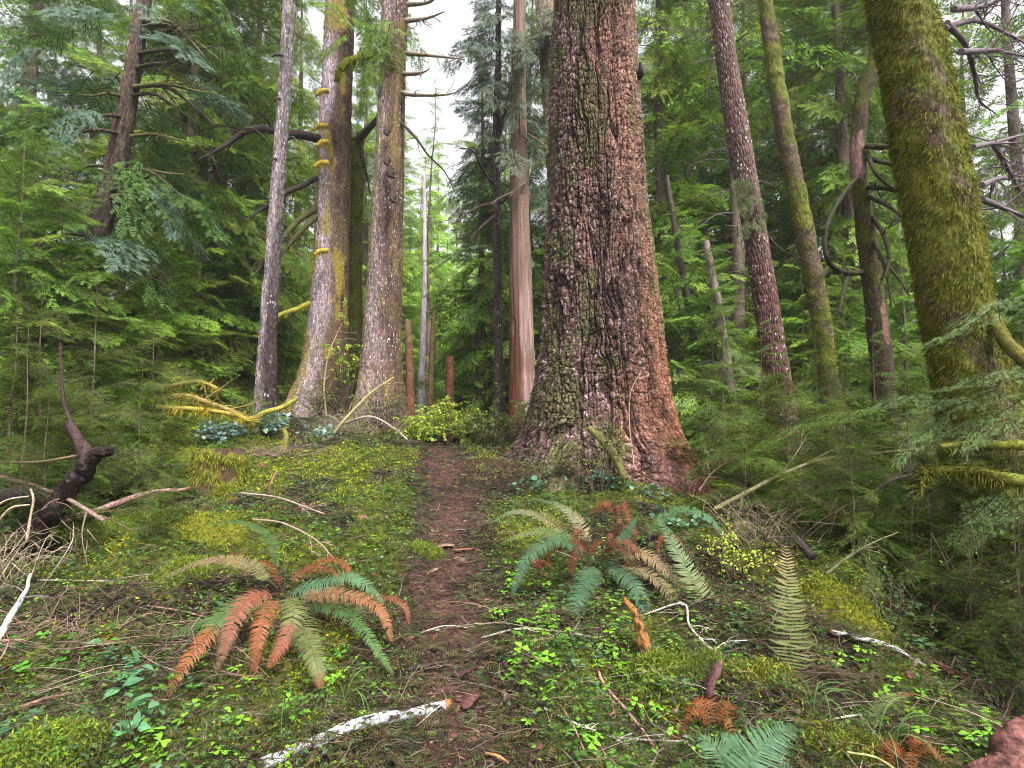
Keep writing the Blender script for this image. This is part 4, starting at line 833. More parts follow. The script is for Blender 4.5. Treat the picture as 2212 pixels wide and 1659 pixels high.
for q_, (lb, dx, Y, R, Hh, n, col) in enumerate([('pale tangle of dead twigs beside the black twisted limb', 10, 4.0, .45, .45, 60, (.30, .23, .17)), ('brown dead twig heap above the lichened twig', 130, 3.4, .55, .12, 70, (.20, .13, .10)), ('dark dead twigs piled at the shaded side of the giant', 1120, 9.2, .5, .5, 60, (.08, .055, .045)),
        ('reddish dead twigs round the giant\'s rusty root', 1480, 6.4, .35, .35, 60, (.26, .13, .11)), ('pale bare twigs hanging among sprays past the ridged trunk', 1800, 7.5, .9, 1.4, 60, (.25, .21, .15)), ('bare thin twigs beneath the overhanging hemlock', 2060, 4.2, .6, .9, 60, (.17, .14, .07)),
        ('brown twig heap between the two large ferns and the stump', 480, 3.3, .4, .10, 60, (.18, .11, .09)), ('grey twig tangle in the dim corner below the brown log', 2150, 2.9, .5, .15, 70, (.13, .095, .075)), ('dead twigs above the mossy mound near the paired trunks', 760, 9.6, .7, .4, 60, (.22, .17, .14)), ('thin dead twigs standing behind the tall single frond', 1640, 4.6, .5, .5, 60, (.17, .13, .09)), ('grey brown twig mat at the sunny end of the stump', 620, 7.6, .6, .15, 60, (.2, .14, .12))]):
    tangle(lb, at(dx, Y)+A(0, 0, .05), R, Hh, n, col, q_)
# salal / Oregon grape: larger pale blue green leaves
for dx, dy, R, Hh, nst, nl, Ls, lb in [(590, 915, .6, .40, 14, 420, (.07, .12), 'pale blue leaved shrub at the foot of the golden mossed trunk'), (490, 925, .6, .22, 12, 260, (.07, .11), 'low spreading blue leaved shrub above the mossy stump'),
    (690, 930, .4, .2, 8, 110, (.06, .1), 'small blue leaved shrub under the paired trunks'), (1140, 1040, .22, .16, 5, 26, (.07, .10), 'little bright leaved salal nearest the bare red dirt'), (1210, 1030, .32, .20, 8, 80, (.05, .09), 'blue green salal clump in front of the giant'),
    (1310, 1040, .35, .22, 9, 110, (.05, .09), 'leafiest salal clump against the giant\'s foot'), (1400, 1065, .35, .20, 9, 100, (.04, .07), 'salal clump near the giant\'s rusty root'), (1480, 1120, .3, .15, 7, 60, (.04, .07), 'scattered salal leaves downhill of the rusty root')]:
    i_ += 1; q = G(dx, dy+18); shrub('salal_shrub', lb, 'shrub', q, R, Hh, nst, nl, Ls, GB if dy < 1000 else [(.10, .22, .13), (.15, .29, .19), (.08, .16, .09)], i_, group='blue green salal shrubs')

# ------------------------------------------------------------------ ferns
def frond(parent, pts, wid, n, colf, seed=0, name='frond', Nh=None, curl=0, sweep=.25, droop=.25, bare=.12, pw=.45):
    rg = np.random.default_rng(seed); pw_ = np.array([P(*p) if len(p) == 3 else p[:3] for p in pts]); c = curve(pw_, n*2+1)
    T = nrm(np.gradient(c, axis=0)); L = np.linalg.norm(np.diff(c, axis=0), axis=1).sum()
    if Nh is None: Nh = nrm(A(0, 0, CAMZ)-c)*.45+A(0, 0, .75)
    S = nrm(np.cross(T, Nh)); N = np.cross(S, T); mb = MB()
    t = np.linspace(0, 1, len(c)); cc = np.array([colf(x) for x in t])*.72
    tube(mb, c[::3], [.0028, .0009], n=n, k=4, col=cc.mean(0)*np.array([.75, .8, .7]), bump=0, cv=.1, cap=False)
    i = np.arange(int(bare*2*n), 2*n+1); u = (t[i]-bare)/(1-bare); prof = np.minimum(1, .55+u*3.2)*np.clip(1-u, 0, 1)**.62+.03
    step = L/len(c)
    for s in (-1, 1):
        l = wid*prof*rg.uniform(.85, 1.1, len(i)); k = rg.random(len(i)) > .03; ii = i[k]; l = l[k]; m = len(ii)
        sw = sweep+.35*u[k]+rg.normal(0, .08, m)
        d = nrm(S[ii]*s*np.cos(sw)[:, None]+T[ii]*np.sin(sw)[:, None]+N[ii]*rg.normal(.05, .10, (m, 1)))
        wv = T[ii]*(step*pw*2.0)*rg.uniform(.8, 1.1, (m, 1))*np.minimum(1, l/wid*1.6+.2)[:, None]
        if curl: wv = wv*.7
        b = c[ii]; dn = -N[ii]*droop+A(0, 0, -droop*.4)
        p1 = b+d*(l*.3)[:, None]+dn*(l*.03)[:, None]; p2 = b+d*(l*.7)[:, None]+dn*(l*.22)[:, None]+rg.normal(0, curl, (m, 3))*l[:, None]; p3 = b+d*(l*(1-.4*(curl > 0)))[:, None]+dn*(l*.55)[:, None]+T[ii]*(l*.12)[:, None]+rg.normal(0, curl*1.5, (m, 3))*l[:, None]
        v = np.stack([b-wv*.35, b+wv*.45, p1+wv*.5, p1-wv*.5, p2+wv*.38, p2-wv*.38, p3], 1)
        cv = cc[ii]*(1+.18*rg.uniform(-1, 1, (m, 1)))
        o = (np.arange(m)*7)[:, None]
        mb.add(v.reshape(-1, 3), np.array([[5, 4, 6]])+o, np.concatenate([np.array([[0, 1, 2, 3]])+o, np.array([[3, 2, 4, 5]])+o]), np.repeat(cv, 7, 0))
    return mb.build(name, M_BROAD, parent)
def grad(*st):
    def f(t):
        xs = [s[0] for s in st]; return np.array([np.interp(t, xs, [s[1][k] for s in st]) for k in range(3)])
    return f
FT = A(.075, .155, .078); FG = A(.08, .15, .045); FO = A(.16, .18, .065); RU = A(.30, .10, .035); SAL = A(.38, .13, .085); OR = A(.40, .12, .035); TAN = A(.34, .22, .12); DKR = A(.17, .055, .03)
def fern(label, base, fr, group=None, cat='fern', name='sword_fern'):
    par = thing(name, label, cat, base, group)
    for k, (pts, wid, n, cf, kw) in enumerate(fr): frond(par, pts, wid, n, cf, seed=k+int(base[1]*100), **kw)
    return par
bs = P(605, 1330, 3.45); bs[2] = float(H(bs[0], bs[1]))
fernA = fern('sword fern with fronds turning salmon and rust hanging over green sorrel', bs, [
    ([(590, 1290, 3.45), (510, 1305, 3.25), (430, 1395, 3.0), (332, 1535, 2.78)], .105, 34, grad((0, FO), (.5, FG*1.2), (.6, OR*.8), (1, RU*1.3)), {}),
    ([(600, 1283, 3.45), (545, 1288, 3.28), (502, 1350, 3.1), (468, 1448, 2.98)], .10, 36, grad((0, SAL), (.7, SAL*.9), (1, TAN)), {}),
    ([(602, 1288, 3.4), (578, 1320, 3.2), (556, 1385, 3.08), (550, 1462, 3.02)], .085, 34, grad((0, SAL*.9), (.5, RU*1.1), (1, RU)), {}),
    ([(612, 1284, 3.45), (636, 1315, 3.25), (612, 1385, 3.12), (578, 1445, 3.05)], .095, 34, grad((0, FO*1.3), (.45, FO*1.3), (.55, SAL), (1, RU)), {}),
    ([(618, 1310, 3.4), (652, 1352, 3.2), (680, 1420, 3.02), (694, 1488, 2.92)], .115, 34, grad((0, FO), (.8, FO*1.1), (.92, RU), (1, RU)), {}),
    ([(608, 1288, 3.45), (680, 1262, 3.38), (765, 1248, 3.3), (832, 1305, 3.2)], .10, 38, grad((0, FT*1.4), (1, FT*1.7)), {}),
    ([(615, 1295, 3.5), (720, 1282, 3.5), (815, 1310, 3.42), (850, 1390, 3.3)], .09, 34, grad((0, TAN), (1, RU*1.3)), {}),
    ([(640, 1300, 3.5), (740, 1320, 3.4), (800, 1380, 3.2), (850, 1458, 3.05)], .075, 36, grad((0, FG), (1, FG*1.6)), {}),
    ([(780, 1290, 3.5), (840, 1290, 3.45), (875, 1310, 3.4), (885, 1350, 3.35)], .06, 20, grad((0, SAL*.8), (1, RU)), dict(curl=.08)),
    ([(595, 1292, 3.5), (500, 1325, 3.45), (400, 1360, 3.4), (262, 1420, 3.25)], .075, 34, grad((0, FG*1.1), (.75, FG*1.2), (.85, RU), (1, TAN)), {}),
    ([(600, 1270, 3.75), (530, 1215, 3.85), (440, 1212, 3.85), (320, 1262, 3.75)], .085, 36, grad((0, FO), (.6, TAN*.8), (1, FO)), {}),
    ([(600, 1255, 3.9), (585, 1165, 4.2), (520, 1128, 4.3), (425, 1135, 4.3)], .055, 34, grad((0, FG*.8), (1, FG)), {}),
    ([(625, 1270, 3.8), (700, 1210, 4.0), (745, 1220, 3.95), (760, 1260, 3.85)], .07, 26, grad((0, RU*.8), (1, RU)), dict(curl=.12)),
    ([(620, 1270, 3.75), (660, 1230, 3.85), (720, 1235, 3.8), (745, 1275, 3.7)], .07, 26, grad((0, DKR), (1, RU)), dict(curl=.14)),
    ([(610, 1280, 3.7), (590, 1230, 3.85), (560, 1215, 3.9), (530, 1235, 3.85)], .06, 22, grad((0, DKR), (1, RU)), dict(curl=.15))])
bs = P(1290, 1235, 4.25); bs[2] = float(H(bs[0], bs[1]))
frB = [([(1290, 1215, 4.25), (1205, 1165, 4.15), (1140, 1205, 3.98), (1104, 1288, 3.85)], .11, 38, grad((0, FT), (1, FT*1.1)), {}),
    ([(1290, 1215, 4.2), (1268, 1250, 4.0), (1242, 1310, 3.8), (1214, 1372, 3.62)], .125, 38, grad((0, FT*1.1), (1, FT*1.2)), {}),
    ([(1300, 1218, 4.2), (1355, 1245, 4.0), (1388, 1300, 3.86), (1402, 1355, 3.78)], .11, 36, grad((0, FT), (1, FT*1.2)), {}),
    ([(1275, 1240, 4.2), (1270, 1180, 4.2), (1276, 1145, 4.2), (1284, 1112, 4.22)], .07, 30, grad((0, FG*.6), (1, FG*.9)), dict(Nh=A(1, -.4, .1))),
    ([(1295, 1170, 4.3), (1330, 1190, 4.15), (1375, 1230, 4.0), (1415, 1262, 3.9)], .07, 30, grad((0, FG*.6), (1, FG)), dict(Nh=A(.5, 0, .5))),
    ([(1590, 1420, 3.55), (1520, 1300, 3.75), (1465, 1195, 3.95), (1420, 1115, 4.2)], .125, 42, grad((0, FO*1.2), (.4, FO*1.3), (1, FT*1.6)), dict(Nh=A(0, -1, .4))),
    ([(1270, 1195, 4.3), (1200, 1150, 4.45), (1140, 1150, 4.5), (1085, 1172, 4.5)], .085, 34, grad((0, FG), (1, FO*1.4)), {}),
    ([(1275, 1190, 4.35), (1255, 1135, 4.5), (1215, 1095, 4.6), (1150, 1075, 4.75)], .085, 34, grad((0, TAN), (1, FT*1.3)), {}),
    ([(1300, 1205, 4.25), (1375, 1190, 4.15), (1440, 1230, 4.0), (1500, 1300, 3.85)], .10, 34, grad((0, FO), (.5, TAN), (1, FO)), {}),
    ([(1310, 1200, 4.3), (1345, 1165, 4.35), (1362, 1140, 4.35), (1378, 1112, 4.35)], .06, 26, grad((0, FT), (1, FT*1.5)), dict(Nh=A(0, -1, .3))),
    ([(1380, 1180, 4.5), (1450, 1105, 4.6), (1520, 1112, 4.5), (1575, 1170, 4.35)], .08, 34, grad((0, FG), (1, FT*1.4)), {}),
    ([(1290, 1200, 4.4), (1180, 1120, 4.7), (1110, 1105, 4.8), (1060, 1130, 4.8)], .07, 30, grad((0, TAN), (1, FT*1.3)), {}),
    ([(1310, 1230, 4.2), (1400, 1240, 4.0), (1470, 1310, 3.8), (1510, 1380, 3.7)], .08, 32, grad((0, TAN), (1, FO)), {})]
rg = np.random.default_rng(4)
for k in range(11):
    x0, y0 = 1290+rg.uniform(-30, 40), 1200+rg.uniform(-30, 20); a = rg.uniform(0, 2*pi); l = rg.uniform(45, 110); yy = 4.3+rg.uniform(-.2, .3)
    frB.append(([(x0, y0, yy), (x0+cos(a)*l*.5, y0+sin(a)*l*.25-25, yy-.05), (x0+cos(a)*l, y0+sin(a)*l*.5, yy-.1), (x0+cos(a)*l*.95, y0+sin(a)*l*.5+35, yy-.12)], rg.uniform(.05, .08), 24, grad((0, DKR), (1, (RU*.8 if k % 2 else DKR*1.2))), dict(curl=.15, name='dead_frond')))
fern('large sword fern with dark teal fronds over a heap of curled red dead fronds', bs, frB)
bs = P(1700, 1500, 3.1); bs[2] = float(H(bs[0], bs[1]))
fern('tall single upright frond showing its ladder of pale green leaflets', bs, [([(1685, 1560, 3.05), (1708, 1440, 3.08), (1703, 1300, 3.15), (1697, 1175, 3.25)], .155, 27, grad((0, FO*1.2), (.7, FO*1.3), (1, TAN*1.3)), dict(Nh=A(.1, -1, .25), sweep=0, droop=.1, bare=.3, pw=.36))]+
     [([(1700, 1500, 3.1), (1700+rg.uniform(-20, 20), 1470, 3.1), (1700+d, 1485, 3.05), (1700+d*1.6, 1520, 3.0)], .07, 24, grad((0, RU), (1, OR*.8)), dict(curl=.14, name='dead_frond')) for d in (-40, -15, 25, 55, 80, 110)])
bs = P(1580, 1720, 2.1); bs[2] = float(H(bs[0], bs[1]))
fern('blue green sword fern cut by the lower edge of the view', bs, [
    ([(1590, 1730, 2.0), (1620, 1650, 2.12), (1665, 1595, 2.2), (1720, 1570, 2.28)], .13, 26, grad((0, FT*1.2), (1, FT*1.5)), dict(Nh=A(-.2, -.6, .8), pw=.42)),
    ([(1585, 1730, 2.05), (1570, 1660, 2.2), (1545, 1615, 2.25), (1510, 1590, 2.3)], .11, 24, grad((0, FG*1.2), (1, FT*1.4)), dict(pw=.42)),
    ([(1590, 1730, 2.05), (1600, 1660, 2.3), (1590, 1610, 2.35), (1560, 1585, 2.4)], .09, 22, grad((0, FG*1.2), (1, FT*1.4)), {}),
    ([(1560, 1730, 2.05), (1530, 1690, 2.1), (1500, 1670, 2.1), (1460, 1665, 2.1)], .08, 22, grad((0, FG), (1, FG*1.3)), {}),
    ([(1600, 1730, 2.05), (1660, 1690, 2.1), (1700, 1670, 2.1), (1730, 1680, 2.1)], .09, 22, grad((0, FT), (1, FT*1.3)), {})])
bs = G(1880, 1600)
fern('thin arching green fern frond among tangled grass stems', bs, [([(1875, 1610, 2.55), (1885, 1550, 2.65), (1915, 1510, 2.75), (1975, 1498, 2.8)], .07, 26, grad((0, FG), (.8, FO), (1, OR)), {}), ([(1885, 1620, 2.5), (1930, 1575, 2.6), (1980, 1590, 2.55), (2010, 1630, 2.5)], .06, 24, grad((0, FG), (1, FO)), {})])
for k, (dx, dy, sz, lb) in enumerate([(1545, 1590, .13, 'curled orange dead fern beside the blue green fern'), (1965, 1665, .11, 'curled orange dead frond in the dim corner'), (1165, 1235, .09, 'small red dead fern scraps between sorrel and the large fern'), (1330, 1120, .16, 'heap of curled dark red dead fronds behind the large fern'), (1440, 1185, .10, 'rusty dead fern heap beside the pale ladder frond')]):
    b0 = G(dx, dy); fr = []
    for j in range(7):
        a = rg.uniform(0, 2*pi); d = A(cos(a), sin(a), 0)*sz*rg.uniform(.8, 1.7); fr.append(([(*b0, 0), (*(b0+d*.5+A(0, 0, sz*.9)), 0), (*(b0+d), 0), (*(b0+d*.9-A(0, 0, .0)), 0)], sz*.4, 18, grad((0, RU), (1, (OR if k < 2 else DKR*1.6))), dict(curl=.16)))
    fern(lb, b0, fr, name='dead_fern')

# ------------------------------------------------------------------ wood sorrel: each three-leaved plant by itself
def sorrel_meshes():
    out = []
    for s in range(4):
        r = np.random.default_rng(s); mb = MB()
        for k in range(3):
            a = k*2*pi/3+r.normal(0, .15); fold = r.uniform(.1, .35); tl = r.uniform(-.15, .2)
            h = np.array([(0, 0, 0), (.5, .34, 0), (.88, .52, 0), (1.08, .34, 0), (.92, 0, 0), (1.08, -.34, 0), (.88, -.52, 0), (.5, -.34, 0)])
            h[:, 2] = -np.abs(h[:, 1])*fold+h[:, 0]*tl; R = np.array([[cos(a), -sin(a), 0], [sin(a), cos(a), 0], [0, 0, 1]])
            mb.add(h@R.T+A(0, 0, 1.0)*0, [[0, 1, 4], [1, 2, 3], [1, 3, 4], [0, 4, 7], [7, 4, 5], [7, 5, 6]], None, (1+r.uniform(-.12, .12))*np.ones(3))
        lf = mb.mesh('leaf', [M_BROAD]); mb = MB(); tube(mb, [A(0, 0, 0), A(r.normal(0, .1), r.normal(0, .1), -1.2), A(r.normal(0, .3), r.normal(0, .3), -2.6)], [.05, .05], n=6, k=3, col=(.16, .12, .05), bump=0, cap=False)
        out.append((lf, mb.mesh('stem', [M_WOOD])))
    return out
SM = sorrel_meshes()
def sorrel(dx, dy, label, size, tint, group='wood sorrel plants on the forest floor'):
    g = G(dx, dy); g = g+A(0, 0, size*RNG.uniform(.6, 1.9)); r = thing('wood_sorrel', label, 'clover plant', g, group)
    lf, st = SM[int(RNG.integers(0, 4))]; r.rotation_euler = (RNG.normal(.12, .22), RNG.normal(0, .22), RNG.uniform(0, 6.28)); r.scale = (size,)*3
    for nm, me, c in (('leaf', lf, tint), ('stem', st, (1, 1, 1))):
        o = bpy.data.objects.new(nm, me); COL.objects.link(o); o.parent = r; o.color = (*c, 1)
for cx, cy_, rx, ry, n, sz, lb in [(1130, 1290, 55, 60, 24, .030, 'small lime sorrel between the trail and the large teal fern'), (1190, 1370, 90, 42, 30, .032, 'lime sorrel in front of the drooping teal frond'), (1150, 1470, 45, 75, 18, .034, 'lime sorrel beside the trail above the lichened log'),
        (1350, 1465, 75, 40, 12, .030, 'lime sorrel at the foot of the rotten orange stick'), (1400, 1560, 70, 50, 6, .028, 'scattered sorrel below the dark red twig tangle'), (1270, 1620, 60, 40, 7, .034, 'large lime sorrel low in the view near the long pink twig'), (1330, 1620, 70, 30, 4, .034, 'lone sorrel near the lower edge by brown twigs'),
        (1510, 1610, 60, 35, 5, .030, 'sorrel beside the curled orange dead fern'), (1080, 1200, 40, 60, 16, .018, 'tiny sorrel along the shaded trail edge'),
        (110, 1430, 95, 50, 15, .034, 'deep green sorrel among dead twigs beside the lichened twig'), (330, 1500, 120, 40, 12, .034, 'deep green sorrel under the orange tipped frond'), (500, 1540, 120, 60, 14, .033, 'bright sorrel below the rusty hanging fronds'), (330, 1640, 160, 30, 9, .034, 'bright sorrel low by the lichened log'),
        (700, 1410, 70, 50, 12, .030, 'shaded sorrel beneath the green fern fronds'), (690, 1490, 60, 35, 8, .030, 'sorrel by the curved grass blades'), (790, 1200, 70, 45, 18, .018, 'tiny sorrel on the mossy bank by the trail'), (130, 1560, 110, 60, 9, .030, 'deep green sorrel in the dim mossy corner'),
        (1850, 1430, 90, 40, 10, .026, 'sorrel near the white barked stick'), (1960, 1530, 120, 60, 14, .030, 'stretched green sorrel below the brown log'), (2080, 1620, 100, 35, 8, .032, 'sorrel near the pinkish log end'), (1600, 1450, 60, 60, 7, .024, 'sorrel beside the ladder like frond')]:
    for k in range(int(n*(1.25 if n > 6 else 1))):
        dp = cx < 250 or 'deep' in lb or 'shaded' in lb  # sorrel called shaded gets a darker tint, shade put into leaf colour
        sorrel(cx+RNG.normal(0, rx*.6), cy_+RNG.normal(0, ry*.6), lb, sz*RNG.uniform(.75, 1.25), tuple((A(.10, .30, .03) if dp else A(.22, .50, .04))*RNG.uniform(.7, 1.1)))

# ------------------------------------------------------------------ logs, sticks, stumps
def gp(pts, lift): return [(*G(x, y, lift), 0) for x, y in pts]
def lich(n, a, b, seed, sc=30):
    t = vn(np.linspace(0, sc, n), np.zeros(n), 0, seed)
    return mixc(a, b, ss(.35, .6, t))
def log(name, label, pts, r, cols, cat='branch', end=None, group=None, n=160, k=20, speck=None, bump=.14, stubs=()):
    pw = [A(*p[:3]) for p in pts]; par = thing(name, label, cat, pw[0], group); mb = MB(); c = curve(pw, n); kk = np.linspace(0, 1, n)*len(pw)*1.6; c = c+np.stack([vn(kk, kk*0+j_, 0, 71)-.5 for j_ in range(3)], -1)*np.mean(r)*.8
    rr = np.interp(np.linspace(0, 1, n), np.linspace(0, 1, len(r)), r); T, S, U = frames(c); th = np.arange(k)/k*2*pi
    Ls = np.cumsum(np.r_[0, np.linalg.norm(np.diff(c, axis=0), axis=1)])[:, None]; TH = th[None]+0*Ls; LL = Ls+0*TH; R0 = rr[:, None]
    nz = 1+bump*2*(fbm(np.cos(TH)*1.5+LL*6, np.sin(TH)*1.5, LL*8, 3, 5)-.5)
    f1, e, rid = vor(TH*R0/(.3*R0.mean())*.5+.0, LL/(.6*R0.mean()), 3)
    nz = nz+.06*ss(0, .3, e)*rid
    v = c[:, None]+(S[:, None]*np.cos(TH)[..., None]+U[:, None]*np.sin(TH)[..., None])*(R0*nz)[..., None]
    m = ss(*(speck or (.45, .58)), fbm(np.cos(TH)*2.2+LL*14, np.sin(TH)*2.2+3, LL*32, 4, 8)+.12*(fbm(TH*9, LL*160, 0, 2, 6)-.5)); cc = mixc(A(*cols[0]), A(*cols[1]), m)*(.75+.5*rid[..., None])
    cc = mixc(cc, A(*cols[0])*.3, (1-ss(0, .12, e))*.6)
    if end is not None: tt = np.linspace(0, 1, n)[:, None]+0*TH; cc = mixc(cc, A(*end), ss(.965, .975, tt))
    i = np.arange(n-1)[:, None]; j = np.arange(k)[None]; q = np.stack([i*k+j, i*k+(j+1) % k, (i+1)*k+(j+1) % k, (i+1)*k+j], -1).reshape(-1, 4)
    mb.add(v.reshape(-1, 3), None, q, cc.reshape(-1, 3))
    for e_, cl in ((0, cols[0]), (n-1, end if end is not None else cols[0])):
        mb.add(np.vstack([v[e_], c[e_][None]+T[e_]*rr[e_]*(.4 if e_ else -.2)]), [[a, (a+1) % k, k] for a in range(k)], None, np.array(cl)*1.2)
    mb.build('stem', M_WOOD, par, smooth=True)
    for s_, (t0, d, l, r1) in enumerate(stubs):
        b0 = c[int(t0*(n-1))]; mb2 = MB(); d = nrm(A(*d)); tube(mb2, [b0, b0+d*l*.5+A(0, 0, .01), b0+d*l], [r1, r1*.5], n=10, k=6, col=cols[0], seed=s_); mb2.build('side_twig', M_WOOD, par, smooth=True)
    return par
WH = (.40, .43, .41); DK = (.035, .025, .022)
log('lichened_log', 'thin fallen log mottled with white lichen and a broken orange end', gp([(560, 1672), (700, 1612), (830, 1570), (975, 1527)], .022), [.027, .026, .024, .022], ((.05, .035, .03), WH), 'log', end=(.24, .10, .04), n=240, k=28, speck=(.40, .52), stubs=[(.3, (-.2, .1, .6), .08, .008), (.62, (.3, .2, .8), .10, .004)])
PK = (.36, .22, .20); 
log('pink_branch', 'fallen pinkish barked branch with a fork across mossy twigs', gp([(-60, 1215), (60, 1180), (150, 1150)], .10)+gp([(240, 1120), (330, 1096), (408, 1084)], .13), [.040, .036, .032, .028, .022, .018], ((.12, .055, .045), PK), end=(.25, .09, .04), speck=(.3, .5),
    stubs=[(.32, (.1, .2, .35), .14, .022), (.45, (.8, .5, .05), .55, .009), (.8, (.5, -.1, -.5), .10, .008), (.85, (.4, .2, .6), .22, .005)])
log('lichened_twig', 'pale lichen crusted twig standing among dead twigs at the outer edge', [(*P(-20, 1400, 2.9), 0), (*P(25, 1325, 3.05), 0), (*P(50, 1285, 3.1), 0), (*P(68, 1238, 3.15), 0)], [.016, .014, .011, .006], ((.12, .10, .09), (.45, .52, .48)), speck=(.3, .45), stubs=[(.6, (.5, .3, -.1), .14, .006), (.7, (-.6, .1, .2), .12, .004)])
log('rotten_stick', 'upright rotten orange stick with a mossy foot', [(*P(x_, y_, G(1395, 1425)[1]+d_), 0) for x_, y_, d_ in ((1398, 1432, 0), (1386, 1385, -.01), (1373, 1335, .0), (1350, 1288, .04))], [.045, .034, .024, .014], ((.05, .028, .014), (.26, .12, .04)), 'stick', speck=(.35, .6), bump=.4)
log('white_stick', 'short white barked stick with a raw orange broken end', gp([(2000, 1452), (1940, 1425), (1860, 1398), (1795, 1375)], .03), [.008, .012, .014, .015], ((.03, .025, .022), (.40, .39, .38)), 'stick', end=(.18, .07, .03), speck=(.42, .56))
log('brown_log', 'long reddish brown rotting log sliding down into the shade', gp([(1930, 1390), (2030, 1450), (2130, 1520), (2260, 1600)], .02), [.018, .024, .026, .028], ((.04, .022, .016), (.14, .06, .035)), 'log', speck=(.4, .6))
log('barked_log', 'pinkish flaky barked log poking into the lowest corner', [(*P(2110, 1740, 1.85), 0), (*P(2180, 1680, 1.9), 0), (*P(2260, 1620, 1.95), 0), (*P(2350, 1560, 2.0), 0)], [.07, .085, .09, .09], ((.05, .022, .02), (.17, .075, .065)), 'log', speck=(.3, .6), n=200, k=50)
# twisted black limb
tl = log('twisted_limb', 'thick twisted black limb rising from the shade and forking', [(*P(60, 1160, 4.5), 0), (*P(110, 1105, 4.5), 0), (*P(150, 1050, 4.5), 0), (*P(190, 1005, 4.5), 0), (*P(215, 985, 4.45), 0), (*P(240, 962, 4.4), 0)], [.085, .08, .07, .065, .045, .025], ((.018, .012, .012), (.07, .045, .045)), 'branch', bump=.3, speck=(.55, .7))
def part_limb(par, nm, pts, r, cols, **kw):
    mb = MB(); tube(mb, [P(*p) for p in pts], r, n=60, k=12, col=cols, bump=.25, seed=3); return mb.build(nm, M_WOOD, par, smooth=True)
part_limb(tl, 'fork', [(195, 1000, 4.5), (185, 975, 4.5), (165, 945, 4.5), (148, 915, 4.5)], [.07, .055, .045, .032], (.05, .03, .03))
part_limb(tl, 'fork', [(178, 965, 4.5), (155, 920, 4.5), (138, 870, 4.5), (132, 800, 4.5), (130, 740, 4.5)], [.02, .017, .014, .011, .008], (.05, .03, .03))
part_limb(tl, 'root', [(110, 1085, 4.5), (60, 1070, 4.6), (-10, 1078, 4.6), (-80, 1090, 4.6)], [.06, .075, .07, .06], (.05, .035, .035))
